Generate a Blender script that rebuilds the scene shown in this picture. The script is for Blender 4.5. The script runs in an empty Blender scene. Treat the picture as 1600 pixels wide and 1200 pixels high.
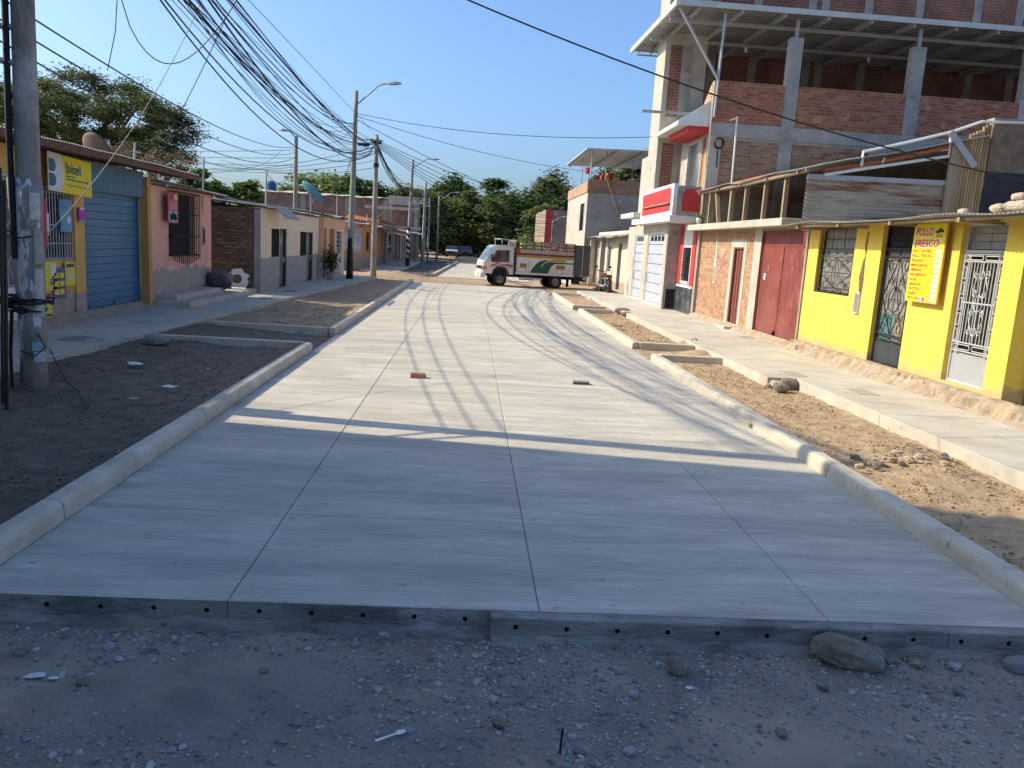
import bpy, bmesh, math, random
from mathutils import Vector, Matrix, noise
random.seed(7)
R=math.radians; PI=math.pi
S=bpy.context.scene; COL=S.collection
# ------------------------------------------------------------------ camera
FPX,YAW,PITCH,ROLL,CH=1250.0,.0611,-.1721,.06173,2.1
_f=Vector((math.sin(YAW)*math.cos(PITCH),math.cos(YAW)*math.cos(PITCH),math.sin(PITCH)))
_r=Vector((math.cos(YAW),-math.sin(YAW),0)); _u=_r.cross(_f)
_r,_u=(_r*math.cos(ROLL)+_u*math.sin(ROLL)),(_u*math.cos(ROLL)-_r*math.sin(ROLL))
cam=bpy.data.cameras.new('camera'); camo=bpy.data.objects.new('camera',cam); COL.objects.link(camo)
cam.sensor_fit='HORIZONTAL'; cam.sensor_width=36; cam.lens=36*FPX/1600; cam.clip_start=.05; cam.clip_end=3000
M=Matrix((( _r.x,_u.x,-_f.x,0),(_r.y,_u.y,-_f.y,0),(_r.z,_u.z,-_f.z,CH),(0,0,0,1))); camo.matrix_world=M
S.camera=camo; S.render.resolution_x=1024; S.render.resolution_y=768
# ------------------------------------------------------------------ sky and sun
SUN_EL,SUN_TRAVEL=37.0,-9.2     # elevation, heading of the light (degrees from +X)
w=bpy.data.worlds.new('World'); S.world=w; w.use_nodes=True
nt=w.node_tree; bg=nt.nodes['Background']; sk=nt.nodes.new('ShaderNodeTexSky'); sk.sky_type='NISHITA'; sk.sun_disc=False
sk.sun_elevation=R(SUN_EL); sk.sun_rotation=R(270+9.2); sk.air_density=1.0; sk.dust_density=3.2; sk.ozone_density=6.0; sk.altitude=50
tint=nt.nodes.new('ShaderNodeMix'); tint.data_type='RGBA'; tint.blend_type='MULTIPLY'; tint.inputs[0].default_value=1; tint.inputs[7].default_value=(.80,.905,1,1)
nt.links.new(sk.outputs[0],tint.inputs[6]); nt.links.new(tint.outputs[2],bg.inputs[0]); bg.inputs[1].default_value=.132
sl=bpy.data.lights.new('sun','SUN'); sl.energy=3.2; sl.angle=R(.53); sl.color=(1,.89,.66)
so=bpy.data.objects.new('sun',sl); COL.objects.link(so); so.location=(-20,5,30)
_d=Vector((math.cos(R(SUN_EL))*math.cos(R(SUN_TRAVEL)),math.cos(R(SUN_EL))*math.sin(R(SUN_TRAVEL)),-math.sin(R(SUN_EL))))
so.rotation_euler=_d.to_track_quat('-Z','Y').to_euler()
S.view_settings.view_transform='Standard'; S.view_settings.look='None'; S.view_settings.exposure=.92; S.view_settings.gamma=1
S.render.engine='CYCLES'; S.cycles.max_bounces=10; S.cycles.diffuse_bounces=6
# ------------------------------------------------------------------ pixel -> surface (a pixel is only a direction; the plane gives the distance)
C0=Vector((0,0,CH))
def ray(x,y): return _f*FPX+_r*(x-800)+_u*(600-y)
def G(x,y,z=0.): d=ray(x,y); return C0+d*((z-CH)/d.z)
def QX(x,y,X): d=ray(x,y); return C0+d*(X/d.x)
def QY(x,y,Y): d=ray(x,y); return C0+d*(Y/d.y)
# ------------------------------------------------------------------ materials
MATS={}
def mat(name,c1,c2=None,scale=6.,rough=.85,bump=.0,bscale=None,stretch=(1,1,1),detail=6,metal=0.,c3=None,s3=1.2,t3=(.52,.66),rnd=0.,spec=.3,obj=True):
    if name in MATS: return MATS[name]
    m=bpy.data.materials.new(name); m.use_nodes=True; t=m.node_tree; N=t.nodes; L=t.links; b=N['Principled BSDF']
    b.inputs['Roughness'].default_value=rough; b.inputs['Metallic'].default_value=metal
    b.inputs['Specular IOR Level'].default_value=spec
    c2=c2 or tuple(v*.8 for v in c1)
    tc=N.new('ShaderNodeTexCoord'); mp=N.new('ShaderNodeMapping'); mp.inputs['Scale'].default_value=stretch
    L.new(tc.outputs['Object'],mp.inputs[0])
    n=N.new('ShaderNodeTexNoise'); n.inputs['Scale'].default_value=scale; n.inputs['Detail'].default_value=detail; n.inputs['Roughness'].default_value=.62
    L.new(mp.outputs[0],n.inputs['Vector'])
    r=N.new('ShaderNodeValToRGB'); r.color_ramp.elements[0].position=.3; r.color_ramp.elements[1].position=.7
    r.color_ramp.elements[0].color=(*c2,1); r.color_ramp.elements[1].color=(*c1,1); L.new(n.outputs['Fac'],r.inputs[0])
    out=r.outputs[0]
    if c3:
        n3=N.new('ShaderNodeTexNoise'); n3.inputs['Scale'].default_value=s3; n3.inputs['Detail'].default_value=8; n3.inputs['Roughness'].default_value=.65
        L.new(mp.outputs[0],n3.inputs['Vector'])
        q=N.new('ShaderNodeMapRange'); q.inputs[1].default_value=t3[0]; q.inputs[2].default_value=t3[1]; L.new(n3.outputs['Fac'],q.inputs[0])
        mx=N.new('ShaderNodeMix'); mx.data_type='RGBA'; L.new(q.outputs[0],mx.inputs[0]); L.new(out,mx.inputs[6]); mx.inputs[7].default_value=(*c3,1); out=mx.outputs[2]
    if rnd:
        oi=N.new('ShaderNodeObjectInfo'); at=N.new('ShaderNodeAttribute'); at.attribute_name='tone'
        ad=N.new('ShaderNodeMath'); ad.operation='ADD'; L.new(oi.outputs['Random'],ad.inputs[0]); L.new(at.outputs['Fac'],ad.inputs[1])
        fr=N.new('ShaderNodeMath'); fr.operation='FRACT'; L.new(ad.outputs[0],fr.inputs[0])
        mr=N.new('ShaderNodeMapRange'); mr.inputs[3].default_value=1-rnd; mr.inputs[4].default_value=1+rnd; L.new(fr.outputs[0],mr.inputs[0])
        hv=N.new('ShaderNodeHueSaturation'); L.new(mr.outputs[0],hv.inputs['Value']); L.new(out,hv.inputs['Color']); out=hv.outputs[0]
    L.new(out,b.inputs['Base Color'])
    if bump:
        n2=N.new('ShaderNodeTexNoise'); n2.inputs['Scale'].default_value=bscale or scale*6; n2.inputs['Detail'].default_value=5; L.new(mp.outputs[0],n2.inputs['Vector'])
        bp=N.new('ShaderNodeBump'); bp.inputs['Strength'].default_value=bump; bp.inputs['Distance'].default_value=.02
        L.new(n2.outputs['Fac'],bp.inputs['Height']); L.new(bp.outputs[0],b.inputs['Normal'])
    MATS[name]=m; return m
def zpeel(name,top,bot,z,amp=.25,top2=None,bot2=None,scale=1.6,ns=.9):
    """paint above a ragged line, bare render below"""
    if name in MATS: return MATS[name]
    m=mat(name,top,top2 or tuple(v*.86 for v in top),scale=3,bump=.25,bscale=40); t=m.node_tree; N=t.nodes; L=t.links; b=N['Principled BSDF']
    old=b.inputs['Base Color'].links[0].from_socket
    tc=N.new('ShaderNodeTexCoord'); sx=N.new('ShaderNodeSeparateXYZ'); L.new(tc.outputs['Object'],sx.inputs[0])
    n=N.new('ShaderNodeTexNoise'); n.inputs['Scale'].default_value=scale; n.inputs['Detail'].default_value=7; L.new(tc.outputs['Object'],n.inputs['Vector'])
    a=N.new('ShaderNodeMath'); a.operation='MULTIPLY_ADD'; L.new(n.outputs['Fac'],a.inputs[0]); a.inputs[1].default_value=amp*4; a.inputs[2].default_value=-amp*2
    s=N.new('ShaderNodeMath'); s.operation='ADD'; L.new(sx.outputs[2],s.inputs[0]); L.new(a.outputs[0],s.inputs[1])
    q=N.new('ShaderNodeMapRange'); q.inputs[1].default_value=z-.015; q.inputs[2].default_value=z+.015; L.new(s.outputs[0],q.inputs[0])
    n2=N.new('ShaderNodeTexNoise'); n2.inputs['Scale'].default_value=5; n2.inputs['Detail'].default_value=6; L.new(tc.outputs['Object'],n2.inputs['Vector'])
    r=N.new('ShaderNodeValToRGB'); r.color_ramp.elements[0].position=.3; r.color_ramp.elements[1].position=.7
    r.color_ramp.elements[0].color=(*(bot2 or tuple(v*.75 for v in bot)),1); r.color_ramp.elements[1].color=(*bot,1); L.new(n2.outputs['Fac'],r.inputs[0])
    mx=N.new('ShaderNodeMix'); mx.data_type='RGBA'; L.new(q.outputs[0],mx.inputs[0]); L.new(r.outputs[0],mx.inputs[6]); L.new(old,mx.inputs[7])
    L.new(mx.outputs[2],b.inputs['Base Color']); return m
def brickmat(name,c1,c2,mortar,axis,scale=1.):
    """bricks too far off to tell apart"""
    if name in MATS: return MATS[name]
    m=bpy.data.materials.new(name); m.use_nodes=True; t=m.node_tree; N=t.nodes; L=t.links; b=N['Principled BSDF']; b.inputs['Roughness'].default_value=.9
    tc=N.new('ShaderNodeTexCoord'); sx=N.new('ShaderNodeSeparateXYZ'); cb=N.new('ShaderNodeCombineXYZ'); L.new(tc.outputs['Object'],sx.inputs[0])
    L.new(sx.outputs[axis],cb.inputs[0]); L.new(sx.outputs[2],cb.inputs[1])
    k=N.new('ShaderNodeTexBrick'); k.inputs['Scale'].default_value=1; k.inputs['Brick Width'].default_value=.25*scale; k.inputs['Row Height'].default_value=.105*scale; k.inputs['Mortar Size'].default_value=.012*scale
    k.inputs['Color1'].default_value=(*c1,1); k.inputs['Color2'].default_value=(*c2,1); k.inputs['Mortar'].default_value=(*mortar,1); k.inputs['Bias'].default_value=.1
    L.new(cb.outputs[0],k.inputs['Vector'])
    n=N.new('ShaderNodeTexNoise'); n.inputs['Scale'].default_value=1.3; n.inputs['Detail'].default_value=8; L.new(tc.outputs['Object'],n.inputs['Vector'])
    q=N.new('ShaderNodeMapRange'); q.inputs[1].default_value=.35; q.inputs[2].default_value=.7; q.inputs[3].default_value=.7; q.inputs[4].default_value=1.2; L.new(n.outputs['Fac'],q.inputs[0])
    hv=N.new('ShaderNodeHueSaturation'); L.new(k.outputs['Color'],hv.inputs['Color']); L.new(q.outputs[0],hv.inputs['Value']); L.new(hv.outputs[0],b.inputs['Base Color'])
    bp=N.new('ShaderNodeBump'); bp.inputs['Strength'].default_value=.6; bp.inputs['Distance'].default_value=.02; bp.invert=True; L.new(k.outputs['Fac'],bp.inputs['Height']); L.new(bp.outputs[0],b.inputs['Normal'])
    MATS[name]=m; return m
def glassmat(name,col=(.02,.025,.03),rough=.08):
    if name in MATS: return MATS[name]
    m=mat(name,col,col,rough=rough,spec=.6); return m
def leafmat(name,c,c2):
    if name in MATS: return MATS[name]
    m=bpy.data.materials.new(name); m.use_nodes=True; t=m.node_tree; N=t.nodes; L=t.links; N.remove(N['Principled BSDF'])
    at=N.new('ShaderNodeAttribute'); at.attribute_name='tone'; r=N.new('ShaderNodeValToRGB'); r.color_ramp.elements[0].color=(*c2,1); r.color_ramp.elements[1].color=(*c,1); L.new(at.outputs['Fac'],r.inputs[0])
    d=N.new('ShaderNodeBsdfDiffuse'); tr=N.new('ShaderNodeBsdfTranslucent'); mx=N.new('ShaderNodeMixShader'); mx.inputs[0].default_value=.35
    L.new(r.outputs[0],d.inputs[0]); L.new(r.outputs[0],tr.inputs[0]); L.new(d.outputs[0],mx.inputs[1]); L.new(tr.outputs[0],mx.inputs[2]); L.new(mx.outputs[0],N['Material Output'].inputs[0])
    MATS[name]=m; return m
# ------------------------------------------------------------------ mesh collecting
class FX:   # frame on a wall X=const, s=outward sign; u=Y
    def __init__(s,X,sg): s.X=X; s.s=sg
    def __call__(s,u,z,o=0.): return (s.X+s.s*o,u,z)
class FY:   # wall Y=const facing -Y; u=X
    def __init__(s,Y,sg=-1): s.Y=Y; s.s=sg
    def __call__(s,u,z,o=0.): return (u,s.Y+s.s*o,z)
class FO:   # free frame
    def __init__(s,o,u,v,n): s.o=Vector(o); s.u=Vector(u).normalized(); s.v=Vector(v).normalized(); s.n=Vector(n).normalized()
    def __call__(s,a,b,c=0.): return tuple(s.o+s.u*a+s.v*b+s.n*c)
class MB:
    def __init__(s): s.v=[]; s.f=[]
    def add(s,vs,fs):
        k=len(s.v); s.v+= [tuple(p) for p in vs]; s.f+=[tuple(i+k for i in f) for f in fs]; return s
    def hexa(s,p): return s.add(p,[(0,3,2,1),(4,5,6,7),(0,1,5,4),(1,2,6,5),(2,3,7,6),(3,0,4,7)])
    def box(s,x0,x1,y0,y1,z0,z1): return s.hexa([(x0,y0,z0),(x1,y0,z0),(x1,y1,z0),(x0,y1,z0),(x0,y0,z1),(x1,y0,z1),(x1,y1,z1),(x0,y1,z1)])
    def bev(s,x0,x1,y0,y1,z0,z1,b):   # box with bevelled top edges
        s.add([(x0,y0,z0),(x1,y0,z0),(x1,y1,z0),(x0,y1,z0),(x0,y0,z1-b),(x1,y0,z1-b),(x1,y1,z1-b),(x0,y1,z1-b),(x0+b,y0+b,z1),(x1-b,y0+b,z1),(x1-b,y1-b,z1),(x0+b,y1-b,z1)],
          [(0,3,2,1),(0,1,5,4),(1,2,6,5),(2,3,7,6),(3,0,4,7),(4,5,9,8),(5,6,10,9),(6,7,11,10),(7,4,8,11),(8,9,10,11)]); return s
    def fbox(s,F,u0,u1,z0,z1,o0,o1): return s.hexa([F(u0,z0,o0),F(u1,z0,o0),F(u1,z0,o1),F(u0,z0,o1),F(u0,z1,o0),F(u1,z1,o0),F(u1,z1,o1),F(u0,z1,o1)])
    def prism(s,F,poly,o0,o1):
        n=len(poly); s.add([F(a,b,o0) for a,b in poly]+[F(a,b,o1) for a,b in poly],[tuple(range(n))[::-1],tuple(range(n,2*n))]+[(i,(i+1)%n,n+(i+1)%n,n+i) for i in range(n)]); return s
    def tube(s,pts,r,n=6,cap=True,r1=None):
        P=[Vector(p) for p in pts]; m=len(P); rings=[]; prev=None
        for i,p in enumerate(P):
            d=(P[min(i+1,m-1)]-P[max(i-1,0)]); d=d.normalized() if d.length>1e-9 else Vector((0,0,1))
            if prev is None: a=d.orthogonal().normalized()
            else:
                a=prev-d*prev.dot(d); a=a.normalized() if a.length>1e-6 else d.orthogonal().normalized()
            prev=a; b=d.cross(a); rr=(r if r1 is None else r+(r1-r)*i/max(1,m-1)) if not isinstance(r,(list,tuple)) else r[i]
            rings.append([p+(a*math.cos(2*PI*(k+.5)/n)+b*math.sin(2*PI*(k+.5)/n))*rr for k in range(n)])
        vs=[q for g in rings for q in g]; fs=[(i*n+k,i*n+(k+1)%n,(i+1)*n+(k+1)%n,(i+1)*n+k) for i in range(m-1) for k in range(n)]
        if cap: fs+=[tuple(range(n))[::-1],tuple((m-1)*n+k for k in range(n))]
        return s.add(vs,fs)
    def lathe(s,o,prof,n=16,ax=(0,0,1)):
        ax=Vector(ax).normalized(); a=ax.orthogonal().normalized(); b=ax.cross(a); o=Vector(o); m=len(prof)
        vs=[o+ax*h+(a*math.cos(2*PI*k/n)+b*math.sin(2*PI*k/n))*r for r,h in prof for k in range(n)]
        fs=[(i*n+k,i*n+(k+1)%n,(i+1)*n+(k+1)%n,(i+1)*n+k) for i in range(m-1) for k in range(n)]
        fs+=[tuple(range(n))[::-1],tuple((m-1)*n+k for k in range(n))]; return s.add(vs,fs)
    def wall(s,F,u0,u1,z0,z1,holes=(),t=.2):   # wall slab with real openings: holes = (u0,u1,z0,z1)
        us=sorted({u0,u1,*[min(max(h[i],u0),u1) for h in holes for i in (0,1)]}); zs=sorted({z0,z1,*[min(max(h[i],z0),z1) for h in holes for i in (2,3)]})
        def solid(i,j):
            if i<0 or j<0 or i>=len(us)-1 or j>=len(zs)-1: return False
            a,b=(us[i]+us[i+1])/2,(zs[j]+zs[j+1])/2
            return not any(h[0]<a<h[1] and h[2]<b<h[3] for h in holes)
        for i in range(len(us)-1):
            for j in range(len(zs)-1):
                if not solid(i,j): continue
                a,b,c,d=us[i],us[i+1],zs[j],zs[j+1]
                for o in (0,-t): s.add([F(a,c,o),F(b,c,o),F(b,d,o),F(a,d,o)],[(0,1,2,3)])
                if not solid(i-1,j): s.add([F(a,c,0),F(a,d,0),F(a,d,-t),F(a,c,-t)],[(0,1,2,3)])
                if not solid(i+1,j): s.add([F(b,c,0),F(b,d,0),F(b,d,-t),F(b,c,-t)],[(0,1,2,3)])
                if not solid(i,j-1): s.add([F(a,c,0),F(b,c,0),F(b,c,-t),F(a,c,-t)],[(0,1,2,3)])
                if not solid(i,j+1): s.add([F(a,d,0),F(b,d,0),F(b,d,-t),F(a,d,-t)],[(0,1,2,3)])
        return s
    def sheet(s,fn,nu,nv):  # grid from fn(i/nu,j/nv)
        k=len(s.v); s.v+=[tuple(fn(i/nu,j/nv)) for j in range(nv+1) for i in range(nu+1)]
        s.f+=[(k+j*(nu+1)+i,k+j*(nu+1)+i+1,k+(j+1)*(nu+1)+i+1,k+(j+1)*(nu+1)+i) for j in range(nv) for i in range(nu)]; return s
    def corr(s,p,wdir,wlen,sdir,slen,lam=.085,amp=.012,nv=1,wob=0.,th=.0):   # corrugated sheet; waves along wdir
        p=Vector(p); W=Vector(wdir).normalized(); D=Vector(sdir).normalized(); n=W.cross(D).normalized(); nu=max(8,int(wlen/lam*6))
        def fn(a,b):
            q=p+W*(a*wlen)+D*(b*slen)+n*(amp*math.sin(2*PI*a*wlen/lam))
            if wob: q.z+=wob*(noise.noise(Vector((a*wlen*.7+p.x,b*slen*.6,p.y)))); 
            return q
        return s.sheet(fn,nu,nv)
def arr(o): return Vector(o)
def mesh(name,v,f,m,smooth=False):
    me=bpy.data.meshes.new(name); me.from_pydata(v,[],f); me.update()
    for q in (m if isinstance(m,(list,tuple)) else [m]): me.materials.append(q)
    if smooth: me.polygons.foreach_set('use_smooth',[True]*len(me.polygons))
    return me
def tag(o,label=None,cat=None,group=None,kind=None):
    if label: o['label']=label
    if cat: o['category']=cat
    if group: o['group']=group
    if kind: o['kind']=kind
    return o
def thing(name,label,cat,loc=(0,0,0),group=None,rz=0):
    o=bpy.data.objects.new(name,None); COL.objects.link(o); o.location=loc; o.rotation_euler=(0,0,rz); o.empty_display_size=.1
    o['_w']=0 if rz else 1
    return tag(o,label,cat,group)
def struct(name):
    o=bpy.data.objects.new(name,None); COL.objects.link(o); o['_w']=1; o['kind']='structure'; return o
def part(name,mb,m,parent=None,smooth=False,local=False,label=None,kind=None,fix=False):
    me=mesh(name,mb.v,mb.f,m,smooth)
    if fix:
        b=bmesh.new(); b.from_mesh(me); bmesh.ops.remove_doubles(b,verts=b.verts,dist=1e-5); bmesh.ops.recalc_face_normals(b,faces=b.faces); b.to_mesh(me); b.free()
    o=bpy.data.objects.new(name,me); COL.objects.link(o)
    if parent is not None:
        o.parent=parent
        if parent.type=='EMPTY' and not local and parent.get('_w',0): o.location=-parent.location
    if label: o['label']=label
    if kind: o['kind']=kind
    return o
def solo(name,mb,m,label,cat,group=None,smooth=False,kind=None,loc=None):
    o=part(name,mb,m,None,smooth); 
    if loc is not None:
        l=Vector(loc); o.data.transform(Matrix.Translation(-l)); o.location=l
    return tag(o,label,cat,group,kind)
def copy_tree(o,parent=None):
    c=o.copy(); COL.objects.link(c); c.parent=parent
    for ch in list(o.children): copy_tree(ch,c)
    return c
def text(txt,F,u,v,h,m,parent,o=.004,ext=.001,bold=.0,shear=0.,align='LEFT',width=None,name='lettering'):
    cu=bpy.data.curves.new('t','FONT'); cu.body=txt; cu.size=1; cu.extrude=0; cu.offset=bold; cu.shear=shear; cu.resolution_u=3
    ob=bpy.data.objects.new('t',cu); COL.objects.link(ob); dg=bpy.context.evaluated_depsgraph_get(); me=bpy.data.meshes.new_from_object(ob.evaluated_get(dg)); bpy.data.objects.remove(ob)
    vs=[Vector(q.co) for q in me.vertices]; fs=[tuple(p.vertices) for p in me.polygons]
    x0=min(q.x for q in vs); x1=max(q.x for q in vs); y0=min(q.y for q in vs); y1=max(q.y for q in vs); k=h/(y1-y0); kx=k if width is None else width/(x1-x0)
    off={'LEFT':-x0,'CENTER':-(x0+x1)/2}[align]
    mb=MB(); mb.add([F(u+(q.x+off)*kx,v+(q.y-y0)*k,o) for q in vs],fs); bpy.data.meshes.remove(me)
    return part(name,mb,m,parent)
# brick course helper: real bricks, the first `lim` as parts of their own, the rest joined
BRK={}
def brick_mesh(kind,L,H,D,m):
    key=(kind,round(L,3),m.name)
    if key in BRK: return BRK[key]
    b=.006; mb=MB(); j=lambda: random.uniform(-.004,.004)
    x,z=L/2,H/2   # local: x along wall, y outward(-), z up
    vs=[(-x,0,-z),(x,0,-z),(x,0,z),(-x,0,z)]+[(-x+b+j(),-D,-z+b+j()),(x-b+j(),-D,-z+b+j()),(x-b+j(),-D,z-b+j()),(-x+b+j(),-D,z-b+j())]
    mb.add(vs,[(4,5,6,7),(0,1,5,4),(1,2,6,5),(2,3,7,6),(3,0,4,7)])
    BRK[key]=mesh('brick',mb.v,mb.f,m); return BRK[key]
def bricks(parent,F,u0,u1,z0,z1,m,holes=(),L=.235,H=.088,J=.016,D=.012,lim=300,rz=0,rng=None,bond=.5,order=None):
    rg=random.Random(rng or 3); cells=[]; r=0; z=z0
    while z+H<=z1+.01:
        u=u0-(bond*(L+J) if r%2 else 0)
        while u<u1:
            a,b=max(u,u0),min(u+L,u1)
            segs=[(a,b)]
            for h in holes:
                if h[2]<z+H*.6 and h[3]>z+H*.4:
                    ns=[]
                    for (p,q) in segs:
                        if h[1]<=p or h[0]>=q: ns.append((p,q))
                        else:
                            if h[0]>p: ns.append((p,h[0]))
                            if h[1]<q: ns.append((h[1],q))
                    segs=ns
            for p,q in segs:
                if q-p>.045: cells.append((p,q,z))
            u+=L+J
        z+=H+J; r+=1
    if order: cells.sort(key=order)
    rest=MB(); tone=[]; base=-parent.location if (parent.type=='EMPTY' and parent.get('_w',0)) else Vector((0,0,0))
    for i,(p,q,zz) in enumerate(cells):
        dz=rg.uniform(-.005,.005); dd=rg.uniform(.35,1.25)
        if i<lim:
            LL=L if abs((q-p)-L)<.012 else round((q-p)/.03)*.03
            LL=max(LL,.05); o=bpy.data.objects.new('brick',brick_mesh('b',LL,H,D,m)); COL.objects.link(o); o.parent=parent
            o.location=Vector(F((p+q)/2,zz+H/2+dz,0))+base
            o.rotation_euler=(0,rg.uniform(-.012,.012),rz); o.scale=((q-p)/LL,dd,1)
        else:
            b=.006; k=len(rest.v); o1=D*dd
            rest.add([F(p,zz+dz,0),F(q,zz+dz,0),F(q,zz+H+dz,0),F(p,zz+H+dz,0),F(p+b,zz+b+dz,o1),F(q-b,zz+b+dz,o1),F(q-b,zz+H-b+dz,o1),F(p+b,zz+H-b+dz,o1)],[(4,5,6,7),(0,1,5,4),(1,2,6,5),(2,3,7,6),(3,0,4,7)])
            tone+= [rg.random()]*5
    if rest.v:
        o=part('brickwork',rest,m,parent,kind='stuff'); at=o.data.attributes.new('tone','FLOAT','FACE'); at.data.foreach_set('value',tone)
def rock_mb(sx,sy,sz,seed,sub=2,rough=.25,freq=1.6):
    b=bmesh.new(); bmesh.ops.create_icosphere(b,subdivisions=sub,radius=1); o=Vector((seed*3.1,seed*1.7,seed))
    mb=MB()
    for q in b.verts:
        n=noise.noise(q.co*freq+o)*rough+noise.noise(q.co*freq*2.7+o)*rough*.45; c=q.co*(1+n)
        c=Vector([math.copysign(abs(t)**.8,t) for t in c]); mb.v.append((c.x*sx,c.y*sy,c.z*sz))
    b.verts.index_update(); mb.f=[tuple(x.index for x in f.verts) for f in b.faces]; b.free(); return mb
# ================================================================== MATERIALS
M_road=mat('brushed_concrete',(.61,.55,.445),(.45,.41,.335),scale=2.0,rough=.8,bump=.3,bscale=26,stretch=(.5,2.4,1),c3=(.36,.34,.30),s3=.8,t3=(.46,.70),rnd=.06,detail=12)
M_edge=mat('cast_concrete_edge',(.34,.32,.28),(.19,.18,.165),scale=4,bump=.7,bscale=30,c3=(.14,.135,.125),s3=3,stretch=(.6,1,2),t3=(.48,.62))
M_kerb=mat('kerb_concrete',(.60,.535,.42),(.47,.42,.33),scale=3,bump=.25,bscale=60,c3=(.34,.31,.26),s3=2.2,t3=(.55,.72),rnd=.05)
M_walk=mat('pavement_concrete',(.56,.51,.42),(.44,.405,.34),scale=1.6,bump=.15,bscale=50,c3=(.36,.33,.28),s3=1.1,t3=(.52,.72),rnd=.04)
M_soil=mat('dry_soil',(.46,.33,.195),(.29,.2,.12),scale=3.5,rough=.95,bump=.9,bscale=26,c3=(.22,.155,.095),s3=5,t3=(.5,.7))
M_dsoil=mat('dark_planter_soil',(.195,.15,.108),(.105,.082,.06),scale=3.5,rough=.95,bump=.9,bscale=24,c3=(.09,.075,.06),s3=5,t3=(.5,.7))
M_grav=mat('gravelly_dirt',(.34,.285,.225),(.165,.15,.13),scale=1.3,rough=.95,bump=.8,bscale=45,c3=(.42,.335,.245),s3=.9,t3=(.5,.68))
M_peb=mat('pebble_stone',(.37,.36,.335),(.2,.2,.19),scale=9,rough=.8,rnd=.45,bump=.2)
M_clod=mat('soil_clod',(.43,.31,.19),(.26,.18,.11),scale=9,rough=.95,rnd=.25)
M_rock=mat('brown_rock',(.27,.215,.155),(.14,.115,.09),scale=5,bump=.7,bscale=22,c3=(.33,.29,.23),s3=7)
M_conc=mat('raw_concrete',(.36,.34,.31),(.26,.25,.23),scale=2.5,bump=.3,bscale=40,c3=(.19,.185,.175),s3=1.6,t3=(.53,.72))
M_concL=mat('pale_concrete',(.50,.45,.365),(.38,.345,.285),scale=1.8,bump=.2,bscale=40,c3=(.30,.27,.225),s3=1.4,t3=(.55,.75))
M_foot=mat('rough_footing',(.44,.335,.225),(.26,.195,.13),scale=5,bump=1,bscale=18,c3=(.36,.33,.29),s3=3)
M_yel0=mat('yellow_paint',(.77,.545,.09),(.70,.485,.075),scale=1.2,rough=.6,bump=.06,bscale=30,c3=(.55,.40,.12),s3=1.1,t3=(.56,.8))
M_white=mat('white_paint',(.72,.71,.68),(.62,.61,.58),scale=3,rough=.6,c3=(.5,.48,.44),s3=2.5,t3=(.6,.8))
M_black=mat('black_iron',(.022,.022,.024),(.014,.014,.015),rough=.45)
M_dark=mat('dark_interior',(.03,.027,.025),(.018,.017,.016),rough=.9)  # near-black backing colour standing in for the shade of unlit interiors
M_wiron=mat('pale_painted_iron',(.50,.50,.49),(.36,.36,.35),scale=14,rough=.45)
M_gsteel=mat('grey_steel_sheet',(.36,.365,.37),(.29,.295,.30),scale=2,rough=.4,spec=.5)
M_corr=mat('galvanised_sheet',(.47,.46,.43),(.33,.32,.30),scale=3,rough=.5,metal=.2,c3=(.24,.15,.09),s3=1.7,t3=(.58,.72))
M_rust=mat('rust_streaked_sheet',(.43,.37,.28),(.30,.25,.19),scale=1.5,rough=.7,stretch=(.5,1,4),c3=(.19,.075,.03),s3=1.1,t3=(.5,.62))
M_canopy=mat('white_roof_panel',(.52,.53,.52),(.42,.43,.42),scale=2,rough=.45); M_alu=mat('bare_roof_sheet',(.50,.50,.49),(.40,.40,.39),scale=2,rough=.32,metal=.85)
M_red=mat('worn_red_gate_paint',(.25,.056,.042),(.15,.036,.03),scale=2.2,rough=.5,bump=.12,c3=(.38,.22,.18),s3=5,t3=(.6,.72),stretch=(1,1.6,.5))
M_redp=mat('red_wall_paint',(.55,.045,.04),(.45,.035,.032),scale=4,rough=.6,c3=(.4,.33,.3),s3=3,t3=(.68,.72))
M_brick=mat('fired_brick',(.36,.135,.072),(.25,.085,.048),scale=9,rough=.92,bump=.5,bscale=40,c3=(.42,.30,.2),s3=3,t3=(.56,.74),rnd=.28)
M_brickT=mat('sandy_brick',(.44,.245,.14),(.34,.18,.10),scale=9,rough=.92,bump=.5,bscale=40,c3=(.48,.37,.25),s3=2.4,t3=(.54,.72),rnd=.2)
M_brickD=mat('brown_adobe_brick',(.205,.12,.078),(.13,.076,.05),scale=9,rough=.95,bump=.7,bscale=30,c3=(.19,.15,.11),s3=4,rnd=.3)
M_mort=mat('mortar',(.36,.31,.25),(.25,.21,.17),scale=6,bump=.5,bscale=50)
M_mortD=mat('mud_mortar',(.17,.125,.09),(.11,.085,.065),scale=6,bump=.6,bscale=40)
M_adobe=mat('stained_adobe_render',(.25,.185,.125),(.13,.095,.065),scale=2.2,bump=.5,bscale=18,c3=(.09,.07,.05),s3=2.6,t3=(.5,.7))
M_navy=mat('blue_black_paint',(.035,.038,.048),(.025,.027,.034),scale=4)
M_wood=mat('weathered_wood',(.36,.27,.175),(.24,.175,.11),scale=4,stretch=(1,1,.15),bump=.3,bscale=50)
M_bamb=mat('bamboo_cane',(.45,.31,.16),(.28,.18,.09),scale=6,rnd=.25,stretch=(1,1,.2))
M_terr=mat('terracotta_tube',(.42,.14,.06),(.33,.10,.045),scale=5)
M_bslate=mat('blue_shutter_paint',(.045,.175,.30),(.035,.14,.245),scale=3,rough=.45,stretch=(1,.4,2),c3=(.11,.23,.31),s3=4,t3=(.6,.72),spec=.4)
M_bsheet=mat('blue_grey_sheet',(.105,.20,.255),(.085,.165,.215),scale=2,rough=.5,stretch=(1,3,.3))
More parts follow.
